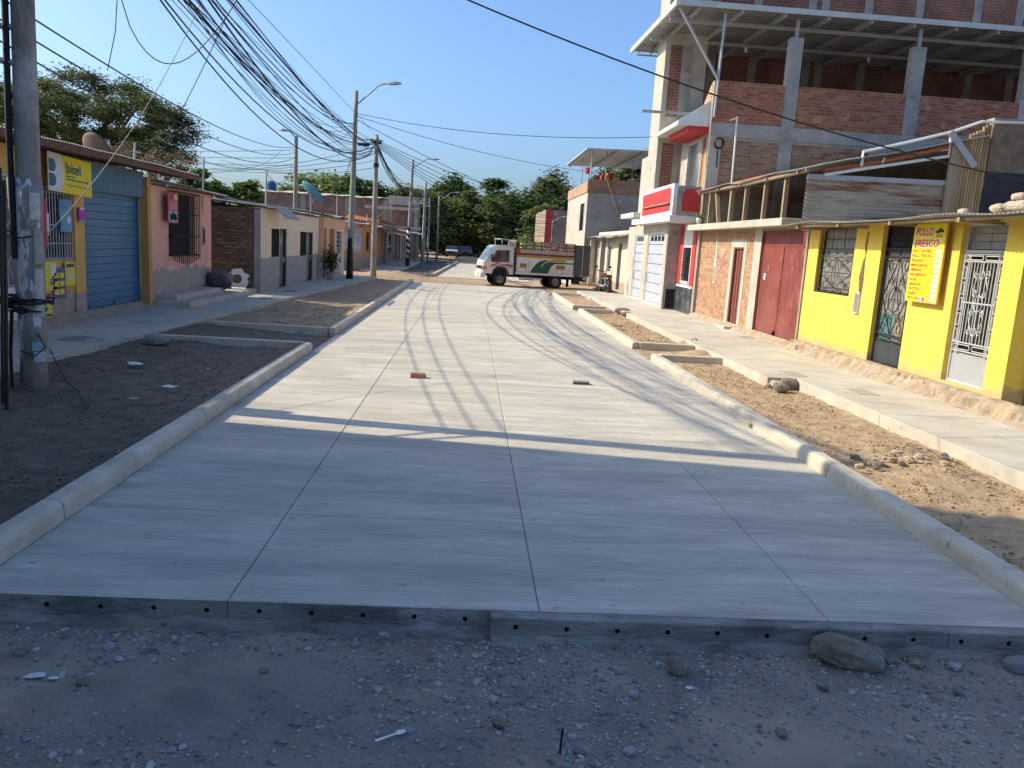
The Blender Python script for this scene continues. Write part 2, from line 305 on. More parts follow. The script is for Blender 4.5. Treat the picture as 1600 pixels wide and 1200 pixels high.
M_ochre=mat('ochre_plaster',(.60,.33,.09),(.50,.27,.075),scale=2.5,bump=.3,bscale=30,c3=(.34,.25,.17),s3=3.5,t3=(.63,.7))
M_redroof=mat('oxide_red_metal',(.17,.07,.045),(.12,.05,.035),scale=5,rough=.7)
M_pole=mat('pole_concrete',(.33,.305,.27),(.22,.205,.185),scale=5,stretch=(1,1,.25),bump=.4,bscale=40,c3=(.13,.12,.11),s3=2.6,t3=(.5,.66))
M_cable=mat('black_cable',(.018,.018,.02),(.012,.012,.013),rough=.6)
M_gcable=mat('tan_cable',(.36,.31,.24),(.28,.24,.19),rough=.7)
M_glass=glassmat('dark_glass'); M_glassb=glassmat('sky_glass',(.06,.08,.09),.05)
M_tyre=mat('tyre_rubber',(.025,.024,.023),(.017,.017,.016),scale=8,rough=.85)
M_paperW=mat('white_paper',(.74,.73,.70),(.62,.61,.58),scale=8)
def wear(m,broom=0.,speck=.35,dust=(.56,.46,.32),dustf=.4,pale=.0,ds=.35):
    t=m.node_tree; N=t.nodes; L=t.links; b=N['Principled BSDF']; out=b.inputs['Base Color'].links[0].from_socket; tc=N.new('ShaderNodeTexCoord')
    def ns(scale,st=(1,1,1),det=4,lo=.4,hi=.6,a=0.,c=1.,rough=.6):
        mp=N.new('ShaderNodeMapping'); mp.inputs['Scale'].default_value=st; L.new(tc.outputs['Object'],mp.inputs[0]); n=N.new('ShaderNodeTexNoise'); n.inputs['Scale'].default_value=scale; n.inputs['Detail'].default_value=det; n.inputs['Roughness'].default_value=rough; L.new(mp.outputs[0],n.inputs['Vector'])
        q=N.new('ShaderNodeMapRange'); q.inputs[1].default_value=lo; q.inputs[2].default_value=hi; q.inputs[3].default_value=a; q.inputs[4].default_value=c; L.new(n.outputs['Fac'],q.inputs[0]); return q.outputs[0]
    def mixc(fac,col,kind='MIX'):
        nonlocal out
        x=N.new('ShaderNodeMix'); x.data_type='RGBA'; x.blend_type=kind; L.new(fac,x.inputs[0]); L.new(out,x.inputs[6]); x.inputs[7].default_value=(*col,1); out=x.outputs[2]
    mixc(ns(ds,(.8,1,1),6,.5,.68,0,dustf),dust)
    if pale: mixc(ns(1.1,(.45,1.6,1),9,.54,.68,0,pale,.75),(.74,.71,.66))
    mixc(ns(.9,(.7,1.1,1),9,.5,.72,0,.5,.7),(.62,.62,.62),'MULTIPLY')
    if broom: mixc(ns(9,(.14,7,1),5,.42,.58,0,broom),(.72,.72,.72),'MULTIPLY')
    mixc(ns(11,(1,1,1),3,.66,.71,0,speck),(.4,.38,.35),'MULTIPLY'); mixc(ns(48,(1,1,1),2,.66,.74,0,speck),(.5,.48,.45),'MULTIPLY')
    L.new(out,b.inputs['Base Color']); return m
wear(M_road,.55,.55,(.58,.48,.34),.35,.55); wear(M_kerb,0,.6,(.42,.33,.22),.5,.3,1.4); wear(M_walk,.15,.5,(.5,.39,.26),.5,.25,.7); wear(M_edge,0,.7,(.26,.22,.17),.5,.45,2.); wear(M_concL,0,.4,(.42,.35,.26),.4,.0,.9); wear(M_conc,0,.4,(.3,.25,.2),.4,.3,.9)
def flat(n,c,rough=.6): return mat(n,c,tuple(v*.9 for v in c),scale=5,rough=rough)
# ================================================================== GROUND
def fbm(x,y,s=1.,o=0.): v=Vector((x*s+o,y*s-o,o)); return noise.noise(v)+.5*noise.noise(v*2.1)+.25*noise.noise(v*4.3)
gz=-.18
mb=MB()
def lin(a,b,st): n=max(1,int(round((b-a)/st))); return [a+(b-a)*i/n for i in range(n)]
xs=[-1500,-300,-80,-30]+lin(-12,-4.4,.6)+lin(-4.4,4.8,.045)+lin(4.8,12,.6)+[12,30,80,300,1500]
ys=[-600,-100,-20,-4]+lin(0,2.2,.4)+lin(2.2,4.7,.045)+lin(4.7,7,.5)+[7,20,60,150,400,2500]
def ghz(x,y):
    if -4.5<x<4.9 and 2.1<y<4.75: return gz+.018*fbm(x,y,1.1)+.007*fbm(x,y,6,3.)+ (.022+.02*fbm(x,y,7,1.))*max(0,1-abs(y-4.27)/.2)
    return gz-.004
mb.v=[(x,y,ghz(x,y)) for y in ys for x in xs]; n=len(xs)
mb.f=[(j*n+i,j*n+i+1,(j+1)*n+i+1,(j+1)*n+i) for j in range(len(ys)-1) for i in range(n-1)]
ground=tag(part('ground',mb,M_grav,smooth=True),kind='structure')
# ------------------------------------------------------------------ road of cast slabs
road=struct('road')
RXS=[-2.75,-1.285,.51,2.26,3.67]; FRONT=[4.37,4.37,4.37,4.37]
RYS=[5.85]+[8.8+3.02*i for i in range(11)]
RYS[-1]=40.0
holes_left=[-2.29+.296*i for i in range(9)]; holes_right=[.37+.296*i for i in range(11)]
def slab(x0,x1,y0,y1,holes=None):
    mb=MB(); b=.006; z0,z1=-.24,0.
    P=[(x0,y0,z0),(x1,y0,z0),(x1,y1,z0),(x0,y1,z0),(x0,y0,z1-b),(x1,y0,z1-b),(x1,y1,z1-b),(x0,y1,z1-b),(x0+b,y0+b,z1),(x1-b,y0+b,z1),(x1-b,y1-b,z1),(x0+b,y1-b,z1)]
    fs=[(1,2,6,5),(2,3,7,6),(3,0,4,7),(4,5,9,8),(5,6,10,9),(6,7,11,10),(7,4,8,11),(8,9,10,11)]
    if holes is None: fs.append((0,1,5,4)); mb.add(P,fs)
    else:
        mb.add(P,fs); hs=sorted(h for h in holes if x0+.05<h<x1-.05); cuts=[x0]+[(hs[i]+hs[i+1])/2 for i in range(len(hs)-1)]+[x1]
        for i,h in enumerate(hs):
            a,c=cuts[i],cuts[i+1]; zc=-.062+random.uniform(-.004,.004); r=.0155; k=len(mb.v); zt=z1-b
            an=[-3*PI/4+PI/4*t for t in range(8)]
            ring=[(h+r*math.cos(q),zc+r*math.sin(q)) for q in an]
            outer=[(a,z0),(h,z0),(c,z0),(c,zc),(c,zt),(h,zt),(a,zt),(a,zc)]
            mb.v+=[(u,y0,v) for u,v in outer]+[(u,y0,v) for u,v in ring]+[(u,y0+.11,v) for u,v in ring]
            for t in range(8):
                t2=(t+1)%8; mb.f.append((k+t,k+t2,k+8+t2,k+8+t)); mb.f.append((k+8+t,k+8+t2,k+16+t2,k+16+t))
            mb.f.append(tuple(k+16+t for t in range(8)))
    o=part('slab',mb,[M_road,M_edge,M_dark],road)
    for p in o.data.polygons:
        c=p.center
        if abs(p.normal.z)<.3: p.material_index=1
        if holes and y0+.01<c.y<y0+.2 and -.09<c.z<-.03: p.material_index=2  # hole insides near-black: dirt, plus shade put into the colour
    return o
for i in range(4):
    g=.0022
    for j in range(len(RYS)):
        y0=FRONT[i] if j==0 else RYS[j-1]; slab(RXS[i]+g,RXS[i+1]-g,y0+(.0012 if j else 0),RYS[j]-.0012,holes_left if j==0 and i<2 else None)
# cast strip along the right part of the cut edge
for a,b in ((.225,2.95),(2.955,3.67)):
    mb=MB(); z0,z1,y0,y1=-.24,-.008,4.285,4.368; hs=[h for h in holes_right if a+.05<h<b-.05]; cuts=[a]+[(hs[i]+hs[i+1])/2 for i in range(len(hs)-1)]+[b]
    mb.add([(a,y0,z0),(b,y0,z0),(b,y1,z0),(a,y1,z0),(a,y0,z1-.008),(b,y0,z1-.008),(b,y1,z1),(a,y1,z1),(a,y0+.008,z1),(b,y0+.008,z1)],[(1,2,6,9,5),(3,0,4,8,7),(4,5,9,8),(8,9,6,7)])
    for i,h in enumerate(hs):
        p,c=cuts[i],cuts[i+1]; zc=-.065+random.uniform(-.004,.004); r=.0155; k=len(mb.v); zt=z1-.008
        ring_=[(h+r*math.cos(-3*PI/4+PI/4*t),zc+r*math.sin(-3*PI/4+PI/4*t)) for t in range(8)]
        mb.v+=[(u,y0,v) for u,v in [(p,z0),(h,z0),(c,z0),(c,zc),(c,zt),(h,zt),(p,zt),(p,zc)]]+[(u,y0,v) for u,v in ring_]+[(u,y0+.07,v) for u,v in ring_]
        for t in range(8): t2=(t+1)%8; mb.f+=[(k+t,k+t2,k+8+t2,k+8+t),(k+8+t,k+8+t2,k+16+t2,k+16+t)]
        mb.f.append(tuple(k+16+t for t in range(8)))
    o=part('edge_strip',mb,[M_edge,M_dark],road)
    for p in o.data.polygons:
        if y0+.02<p.center.y<y0+.075 and -.09<p.center.z<-.03: p.material_index=1  # strip holes get the same painted-in dark
mb=MB(); mb.sheet(lambda a,b:(-2.75+6.4*a,(4.368 if -2.75+6.4*a<.225 else 4.283)-(.006+.05*b**1.5+.022*max(0,noise.noise(Vector((a*60,b*2,1)))))*(b>0)-.001,-.11-.085*b+.035*noise.noise(Vector((a*33,b,5)))*(b<.9)),420,3); part('mortar_crust',mb,M_edge,road)
# crust of spilled cement along the slab foot is part of the gravel; far block of the same road
mb=MB(); mb.hexa([(-2.05,47.2,-.2),(3.6,47.2,-.2),(3.4,98,-.2),(-1.1,98,-.2),(-2.05,47.2,0),(3.6,47.2,0),(3.4,98,0),(-1.1,98,0)]); part('far_slab',mb,M_road,road)
# ------------------------------------------------------------------ kerbs
def kerb_run(xin,sg,y0,y1,joints,name='kerb',endround=True):
    root=struct(name); ys=[y0]+[j for j in joints if y0+.3<j<y1-.3]+[y1]
    prof=[(0,-.12),(0,.085),(.006,.112),(.02,.134),(.042,.147),(.07,.151),(.14,.149),(.152,.14),(.155,-.12)]
    for a,b in zip(ys[:-1],ys[1:]):
        mb=MB(); st=[a+.006,a+.02]+[a+(b-a)*t/14 for t in range(1,14)]+[b-.02,b-.006]; n=len(prof)
        for k,yy in enumerate(st):
            sc=.93 if k in (0,len(st)-1) else 1
            for o,z in prof:
                w=.005*noise.noise(Vector((yy*1.3,o*8,xin)))+.004*noise.noise(Vector((yy*6.1,o*19,xin+z*9)))
                mb.v.append((xin+sg*(.0775+(o-.0775)*sc+w),yy,z if z<0 else z*sc))
        mb.f=[(k*n+i,k*n+i+1,(k+1)*n+i+1,(k+1)*n+i) for k in range(len(st)-1) for i in range(n-1)]+[tuple(range(n)),tuple((len(st)-1)*n+i for i in range(n))]
        o=part('kerb_block',mb,M_kerb,root,smooth=False)
    return root
LJ=[5.54+3.05*i for i in range(12)]; RJ=[7.58+3.05*i for i in range(12)]
kerb_run(-2.752,-1,4.38,14.5,LJ); kerb_run(-2.752,-1,17.0,39.9,LJ)
kerb_run(3.672,1,4.3,15.6,RJ); kerb_run(3.672,1,17.42,26.6,RJ); kerb_run(3.672,1,28.0,35.2,RJ)
# cross beams that close the planting beds
def beam(x0,x1,y,label,h=.15,t=.13,skew=0.):
    mb=MB(); b=.01
    mb.bev(x0,x1,y-t/2,y+t/2,-.1,h,b)
    return solo('planter_beam',mb,M_kerb,label,'concrete beam','beams across the planting beds',loc=((x0+x1)/2,y,-.1))
beam(-5.75,-2.92,14.5,'long cast concrete beam closing the dark shaded bed beside the utility pole')
beam(-5.45,-2.92,17.02,'concrete beam with sunlit top at the start of the second shaded bed')
beam(3.84,5.2,15.5,'concrete beam closing the sunny bed with the row of rubble')
beam(3.84,5.05,17.45,'concrete beam at the driveway side of the middle sunny bed')
beam(3.84,4.85,26.58,'small concrete beam at the far end of the middle sunny bed')
beam(3.84,4.85,28.05,'small concrete beam opposite the grey garage gates')
beam(3.5,4.95,35.2,'low concrete beam beside the parked truck at the bed end')
# ------------------------------------------------------------------ planter soil
def soil(name,x0,x1,y0,y1,zb,m,amp=.03,st=.06,tilt=None,fine=.012):
    nx=max(4,int((x1-x0)/st)); ny=max(4,int((y1-y0)/st)); mb=MB()
    def fn(a,b):
        x=x0+(x1-x0)*a; y=y0+(y1-y0)*b; z=zb+amp*fbm(x,y,.9,5)+fine*fbm(x,y,5.5,2)+fine*.5*noise.noise(Vector((x*17,y*17,1)))
        if tilt: z+=tilt(x,y)
        if y<4.5: z-=.27*min(1,(4.5-y)/.7)
        return (x,y,z)
    mb.sheet(fn,nx,ny); return tag(part(name,mb,m,smooth=True),kind='structure')
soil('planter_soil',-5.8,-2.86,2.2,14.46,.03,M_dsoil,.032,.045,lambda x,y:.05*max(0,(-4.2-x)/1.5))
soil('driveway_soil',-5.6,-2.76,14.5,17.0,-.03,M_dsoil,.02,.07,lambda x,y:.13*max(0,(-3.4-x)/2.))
soil('planter_soil',-5.5,-2.86,17.0,40.0,.05,M_soil,.03,.09,lambda x,y:.03*max(0,(-3.8-x)))
soil('planter_soil',3.78,5.75,2.2,15.46,.012,M_soil,.028,.045,lambda x,y:.06*math.exp(-((x-5.0)/.5)**2-((y-8.6)/1.)**2),fine=.018)
soil('driveway_soil',3.66,5.5,15.5,17.4,-.02,M_soil,.02,.06,lambda x,y:.16*math.exp(-((x-5.0)/.5)**2-((y-16.6)/.6)**2))
soil('planter_soil',3.78,5.3,17.4,26.6,.02,M_soil,.04,.07)
soil('driveway_soil',3.66,5.2,26.6,28.0,-.02,M_soil,.02,.08)
soil('planter_soil',3.78,5.2,28.0,36.5,.05,M_soil,.04,.08)
soil('cross_street',-60,-.0,39.9,47.6,-.03,M_soil,.025,.4,lambda x,y:.05*max(0,min(1,(-2.5-x)/2)))
soil('cross_street',-.02,7.5,36.2,47.6,-.035,M_soil,.025,.2,lambda x,y:.03 if x>4 else (-.04 if y<40.05 else 0))
soil('dirt_lot',-14,14,97.5,150,.02,M_soil,.08,.8)
soil('planter_soil',-4.2,-2.1,47.6,80,.06,M_dsoil,.03,.3)
mb=MB(); mb.hexa([(-2.22,47.6,-.1),(-2.06,47.6,-.1),(-1.2,80,-.1),(-1.36,80,-.1),(-2.22,47.6,.15),(-2.06,47.6,.15),(-1.2,80,.15),(-1.36,80,.15)]); k=struct('kerb'); part('kerb_block',mb,M_kerb,k)
mb=MB().bev(-4.2,-2.08,47.45,47.58,-.1,.17,.01); solo('planter_beam',mb,M_kerb,'concrete beam closing the bed beyond the dirt cross street','concrete beam','beams across the planting beds',loc=(-3.1,47.5,-.1))
# ------------------------------------------------------------------ pavements of cast panels
def pavement(stations,z,zb,name='pavement'):
    root=struct(name)
    for (y0,a0,b0),(y1,a1,b1) in zip(stations[:-1],stations[1:]):
        g=.004; mb=MB(); e=.006
        mb.add([(a0,y0+g,zb),(b0,y0+g,zb),(b1,y1-g,zb),(a1,y1-g,zb),(a0,y0+g,z-e),(b0,y0+g,z-e),(b1,y1-g,z-e),(a1,y1-g,z-e),(a0+e,y0+g+e,z),(b0-e,y0+g+e,z),(b1-e,y1-g-e,z),(a1+e,y1-g-e,z)],
            [(0,3,2,1),(0,1,5,4),(1,2,6,5),(2,3,7,6),(3,0,4,7),(4,5,9,8),(5,6,10,9),(6,7,11,10),(7,4,8,11),(8,9,10,11)])
        o=part('paving_panel',mb,[M_walk,M_foot],root)
        for p in o.data.polygons:
            if abs(p.normal.x)>.7 : p.material_index=1 if False else 0
    return root
def ledge(y): 
    t=[(2,-5.85),(12,-5.78),(20.7,-5.38),(37.6,-4.55),(40,-4.5)]
    for (a,b),(c,d) in zip(t[:-1],t[1:]):
        if a<=y<=c: return b+(d-b)*(y-a)/(c-a)
pavement([(y,-8.0,ledge(y)) for y in [2,4.9,7.9,10.9,12.6,15.1,17.6,20.1,22.6,25.1,27.6,30.1,32.6,35.1,37.6,39.6]],.17,-.12)
pavement([(y,5.58,7.6) for y in [2,4.3,7.25,10.22,13.0]],.175,-.12)
pavement([(y,5.08,7.6) for y in [13.0,15.2,17.5,20.0,22.5,25.0,27.5,30.,32.5,35.,37.6]],.175,-.12)
pavement([(y,-6.4,-4.2) for y in [47.6,52,57,62,67,72,80]],.16,-.12)
pavement([(y,6.0,7.6) for y in [47.0,51,55,60]],.16,-.12)
for i,(p,lab) in enumerate([((118,529),'dark water meter lid set in the shaded pavement before the blue shutter'),((455,455),'dark meter lid in pavement before the two-tone cream and grey house'),((416,466),'dark meter lid in pavement opposite the dumped cardboard'),((1165,527),'dark water meter lid in pavement before the narrow red door'),((1238,584),'worn meter lid in pavement before the yellow shop window'),((1345,612),'faint meter lid in pavement before the yellow shop door')]):
    q=G(*p,.175); mb=MB().bev(q.x-.17,q.x+.17,q.y-.28,q.y+.28,.17,.181,.004); solo('meter_lid',mb,M_edge if i<3 else mat('pale_lid_concrete',(.38,.345,.29),(.3,.275,.23),scale=6),lab,'meter lid','water meter lids',loc=(q.x,q.y,.17))  # right-hand lids take a paler concrete, close to the paving
# ================================================================== RIGHT SIDE
M_yel=zpeel('yellow_house_paint',(.78,.555,.09),(.60,.42,.14),.52,.1,top2=(.69,.475,.07),bot2=(.48,.33,.15),scale=4); wear(M_yel,0,.25,(.62,.45,.13),.55,0,.6)
wear(M_red,0,.3,(.26,.10,.075),.6,0,.8); wear(M_white,0,.3,(.5,.45,.37),.5,0,.9)
def bar(mb,F,pts,o=.03,r=.008,n=4): mb.tube([F(u,z,o) for u,z in pts],r,n); return mb
def spiral(mb,F,cu,cz,r0,a0,turns,o=.03,r=.006,sg=1,n=16):
    pts=[]
    for i in range(n+1):
        t=i/n; rr=r0*(1-.8*t); a=a0+sg*2*PI*turns*t; pts.append((cu+rr*math.cos(a),cz+rr*math.sin(a)))
    return bar(mb,F,pts,o,r)
def rrect(mb,F,u0,u1,z0,z1,o=.03,r=.007):
    c=min(u1-u0,z1-z0)*.25
    return bar(mb,F,[(u0+c,z0),(u1-c,z0),(u1,z0+c),(u1,z1-c),(u1-c,z1),(u0+c,z1),(u0,z1-c),(u0,z0+c),(u0+c,z0)],o,r)
def ring(mb,F,cu,cz,ru,rz,o=.03,r=.007,n=20): return bar(mb,F,[(cu+ru*math.cos(2*PI*i/n),cz+rz*math.sin(2*PI*i/n)) for i in range(n+1)],o,r)
def frame_mb(F,u0,u1,z0,z1,wd,o0,o1):
    mb=MB(); mb.fbox(F,u0,u0+wd,z0,z1,o0,o1); mb.fbox(F,u1-wd,u1,z0,z1,o0,o1); mb.fbox(F,u0+wd,u1-wd,z0,z0+wd,o0,o1); mb.fbox(F,u0+wd,u1-wd,z1-wd,z1,o0,o1); return mb
M_frost=mat('frosted_glass',(.27,.255,.235),(.2,.19,.175),scale=2,rough=.25,spec=.5)
M_teal=flat('teal_pane',(.10,.2,.2),.3)
M_tan=flat('tan_pane',(.3,.24,.17),.3)
# ------------------------------------------------------------------ yellow shop house
yh=thing('yellow_house','bright yellow painted shop house with ironwork doors under a corrugated eave','house',(9.5,13,.17))
YF=FX(7.45,-1); Y0,Y1=10.55,17.58
DH=[(15.43,17.08,1.5,2.86),(13.28,14.40,.36,2.86),(10.98,12.02,.43,2.84)]
mb=MB().wall(YF,Y0,Y1,.36,2.885,DH,.26); part('wall',mb,M_yel,yh)
mb=MB().wall(FX(12.,-1),8,Y1,.1,3.3,(),.2); mb.wall(FY(17.36),7.7,12,.1,2.9,(),.2); part('rear_wall',mb,M_adobe,yh)
mb=MB(); mb.box(7.82,8.02,7.5,Y0,.17,2.9); part('shop_front_wall',mb,M_yel,yh)
mb=MB()
def ft(a,b):
    y=8.4+(Y1-8.4)*a; ang=b; o=[(7.46,.395),(7.31,.385),(7.24,.33),(7.19,.22),(7.10,.16)][int(round(b*4))]
    return (o[0]+.08*noise.noise(Vector((y*2.3,b*3,1)))*(b>.1)+.05*noise.noise(Vector((y*9,b*7,4)))*(b>.1)+.02*noise.noise(Vector((y*24,b*9,4)))*(b>.1),y,o[1]+.06*noise.noise(Vector((y*3.1,b*4,7)))*(0<b<1)+.025*noise.noise(Vector((y*17,b*6,7)))*(0<b<1))
mb.sheet(ft,300,4); part('rough_footing',mb,M_foot,yh)
# window
def pane_grid(parent,F,u0,u1,z0,z1,nu,nz,m,o=-.12,t=.012,name='pane'):
    for i in range(nu):
        for j in range(nz):
            a=u0+(u1-u0)*i/nu; b=u0+(u1-u0)*(i+1)/nu; c=z0+(z1-z0)*j/nz; d=z0+(z1-z0)*(j+1)/nz
            part(name,MB().fbox(F,a+.004,b-.004,c+.004,d-.004,o-t,o),m,parent)
def ironwin():
    u0,u1,z0,z1=DH[0]; zt=2.42
    fr=part('window',frame_mb(YF,u0,u1,z0,z1,.035,-.17,-.11),M_black,yh)
    pane_grid(fr,YF,u0+.03,u1-.03,zt,z1-.03,3,2,M_frost,-.14); pane_grid(fr,YF,u0+.03,u1-.03,z0+.03,zt,2,1,M_frost,-.14)
    mb=MB(); o=-.05
    for k in (0,1/3,2/3,1): bar(mb,YF,[(u0+.02+(u1-u0-.04)*k,zt),(u0+.02+(u1-u0-.04)*k,z1)],o,.009)
    for z in (z0+.01,z0+.12,zt-.17,zt,zt+.2,z1-.01): bar(mb,YF,[(u0,z),(u1,z)],o,.009)
    for k in (0,.06,.94,1): bar(mb,YF,[(u0+.01+(u1-u0-.02)*k,z0),(u0+.01+(u1-u0-.02)*k,zt)],o,.009)
    n=4
    for i in range(n):
        a=u0+.06+(u1-u0-.12)*i/n; b=u0+.06+(u1-u0-.12)*(i+1)/n
        rrect(mb,YF,a+.03,b-.03,zt-.14,zt-.03,o); rrect(mb,YF,a+.03,b-.03,z0+.03,z0+.10,o)
    cu,cz=(u0+u1)/2,(z0+.12+zt-.17)/2; hu,hz=(u1-u0)/2-.1,(zt-.17-z0-.12)/2
    bar(mb,YF,[(cu-hu,cz),(cu,cz+hz),(cu+hu,cz),(cu,cz-hz),(cu-hu,cz)],o,.01); bar(mb,YF,[(cu,cz-hz),(cu,cz+hz)],o,.008); bar(mb,YF,[(cu-hu,cz),(cu+hu,cz)],o,.008)
    ring(mb,YF,cu,cz,.14,.25,o)
    for su in (-1,1):
        for sz in (-1,1):
            spiral(mb,YF,cu+su*.32,cz+sz*.16,.09,PI/2*sz,1.4,o,.006,su); spiral(mb,YF,cu+su*.5,cz+sz*.25,.08,0,1.3,o,.006,-su)
            bar(mb,YF,[(cu+su*hu,cz+sz*hz),(cu+su*.2,cz+sz*.1)],o,.007)
    part('grille',mb,M_black,fr)
ironwin()
def irondoor(hole,dark=True):
    u0,u1,z0,z1=hole; m=M_black if dark else M_wiron; zt=z1-.42; zb=z0+(.42 if dark else .46); o=-.07
    d=part('door',frame_mb(YF,u0,u1,z0,z1,.04,-.16,-.08),m,yh)
    pane_grid(d,YF,u0+.04,u1-.04,zt+.03,z1-.04,2,3,M_frost if not dark else M_dark,-.13)
    part('transom_bar',MB().fbox(YF,u0+.04,u1-.04,zt-.02,zt+.02,-.16,-.07),m,d)
    part('kick_panel',MB().fbox(YF,u0+.04,u1-.04,z0+.04,zb,-.15,-.10),mat('dark_steel_sheet',(.055,.06,.065),(.03,.033,.036),scale=4,rough=.45) if dark else M_gsteel,d)
    mb=MB()
    if dark:
        part('pane',MB().fbox(YF,u0+.04,u1-.04,zb+.5,zt-.02,-.145,-.13),M_frost,d)
        cu=(u0+u1)/2
        for a,b,m2 in ((u0+.04,cu-.2,M_tan),(cu-.2,cu+.02,M_tan),(cu+.02,u1-.04,M_teal)): part('pane',MB().fbox(YF,a+.003,b-.003,zb,zb+.495,-.145,-.13),m2,d)
        for z in (zb+.03,zb+.14,zt-.16,zt-.03): bar(mb,YF,[(u0+.04,z),(u1-.04,z)],o,.011)
        for u in (u0+.05,u0+.15,u1-.15,u1-.05): bar(mb,YF,[(u,zb),(u,zt)],o,.011)
        for k in range(5):
            z=zb+.16+(zt-zb-.34)*k/5; dz=(zt-zb-.34)/5-.05
            for u in (u0+.07,u1-.13): rrect(mb,YF,u,u+.06,z,z+dz,o,.006)
        for k in range(2):
            a=u0+.18+(u1-u0-.36)*k/2; b=a+(u1-u0-.36)/2; rrect(mb,YF,a+.02,b-.02,zt-.14,zt-.05,o,.008); rrect(mb,YF,a+.02,b-.02,zb+.05,zb+.12,o,.008)
        a,b,c,e=u0+.15,u1-.15,zb+.14,zt-.16; mz=(c+e)/2
        bar(mb,YF,[(cu,c),(a,mz),(cu,e),(b,mz),(cu,c)],o,.011); bar(mb,YF,[(a,c),(cu,mz+.2),(b,c)],o,.008); bar(mb,YF,[(a,e),(cu,mz+.1),(b,e)],o,.008); bar(mb,YF,[(cu,c),(cu,e)],o,.008)
        ring(mb,YF,cu,mz-.05,.2,.22,o,.011); bar(mb,YF,[(cu-.2,mz-.05),(cu+.2,mz-.05)],o,.008)
        for su in (-1,1):
            for sz in (-1,1): spiral(mb,YF,cu+su*.17,mz-.05+sz*.33,.085,PI/2,1.4,o,.008,su*sz); ring(mb,YF,cu+su*.27,mz+sz*.55,.07,.08,o,.009)
    else:
        part('pane',MB().fbox(YF,u0+.04,u1-.04,zb,zt-.02,-.16,-.145),M_dark,d)
        for z in (zb+.03,zb+.16,zt-.15,zt-.04): bar(mb,YF,[(u0+.04,z),(u1-.04,z)],o,.012)
        for u in (u0+.05,u0+.15,u0+.19,u1-.19,u1-.15,u1-.05): bar(mb,YF,[(u,zb),(u,zt)],o,.011)
        for k in range(9):
            u=u0+.22+(u1-u0-.44)*k/8; bar(mb,YF,[(u,zb+.16),(u,zt-.15)],o-.012,.0085)
        for k in range(5):
            z=zb+.18+(zt-zb-.36)*k/5; dz=(zt-zb-.36)/5-.05
            for u in (u0+.07,u1-.13): rrect(mb,YF,u,u+.06,z,z+dz,o,.008)
        cu=(u0+u1)/2
        for k in range(2):
            a=u0+.06+(u1-u0-.12)*k/2; b=a+(u1-u0-.12)/2; rrect(mb,YF,a+.03,b-.03,zt-.125,zt-.065,o,.009); rrect(mb,YF,a+.03,b-.03,zb+.06,zb+.13,o,.009)
        mz=(zb+zt)/2; bar(mb,YF,[(cu,zb+.16),(cu,zt-.15)],o,.013); bar(mb,YF,[(u0+.15,mz),(u1-.15,mz)],o,.013)
        ring(mb,YF,cu,mz,.1,.12,o,.011); ring(mb,YF,cu,mz+.42,.05,.06,o,.01); ring(mb,YF,cu,mz-.42,.05,.06,o,.01)
        for su in (-1,1):
            for sz in (-1,1):
                spiral(mb,YF,cu+su*.12,mz+sz*.14,.055,PI/2,1.3,o,.009,su*sz); spiral(mb,YF,cu+su*.13,mz+sz*.42,.06,PI/2,1.3,o,.009,-su*sz)
                bar(mb,YF,[(cu+su*.12,mz+sz*.1),(cu+su*.17,mz+sz*.22),(cu+su*.1,mz+sz*.38)],o,.009)
    part('ironwork',mb,m,d)
irondoor(DH[1],True); irondoor(DH[2],False)
# crack with exposed brick and meter box
mb=MB(); q=[(14.98,2.75),(15.02,2.5),(14.97,2.3),(15.03,2.18),(15.1,1.9),(15.04,1.62),(14.92,1.55),(14.9,1.8),(14.93,2.1),(14.95,2.35),(14.93,2.75)]
mb.prism(YF,q,-.02,.004); part('broken_plaster',mb,mat('exposed_brick_core',(.2,.12,.075),(.08,.055,.04),scale=12,bump=1,bscale=30),yh)
mx=part('meter_box',MB().fbox(YF,14.93,15.12,1.2,1.62,.0,.035),flat('meter_box_grey',(.45,.45,.43)),yh); part('meter_door',MB().fbox(YF,14.955,15.095,1.24,1.58,.035,.042),M_frost,mx)
# corrugated roof with eave
mb=MB().corr((6.82,8.2,2.9),(0,1,0),Y1+.12-8.2,(1,0,.06),5.3,lam=.09,amp=.014,nv=10,wob=.05); part('roof',mb,M_corr,yh)
mb=MB(); mb.tube([(6.95,8.2,2.865),(6.95,12,2.845),(6.95,Y1,2.86)],.03,6); mb.box(7.19,7.46,Y0-2,Y1,2.98,3.03) if False else None; part('eave_pole',mb,M_wood,yh)
for i,yy in enumerate((9.3,11.2,13.1,15.,16.9)): part('rafter',MB().box(6.86,7.6,yy,yy+.06,2.8,2.865),M_wood,yh)
# roller shutter beyond the last pillar
SHF=FX(7.82,-1)
sh=part('roller_shutter',frame_mb(SHF,8.3,Y0-.02,.2,2.8,.05,.0,.04),M_gsteel,yh)
for k in range(26): part('slat',MB().prism(FO((7.82,8.35,.26+k*.096),(0,1,0),(0,0,1),(-1,0,0)),[(0,0),(Y0-.07-8.35,0),(Y0-.07-8.35,.09),(0,.09)],.004,.022),M_gsteel,sh)
mb=MB().box(7.712,7.818,Y0+.002,Y0+.26,.2,2.88); part('pillar_return',mb,M_yel,yh)
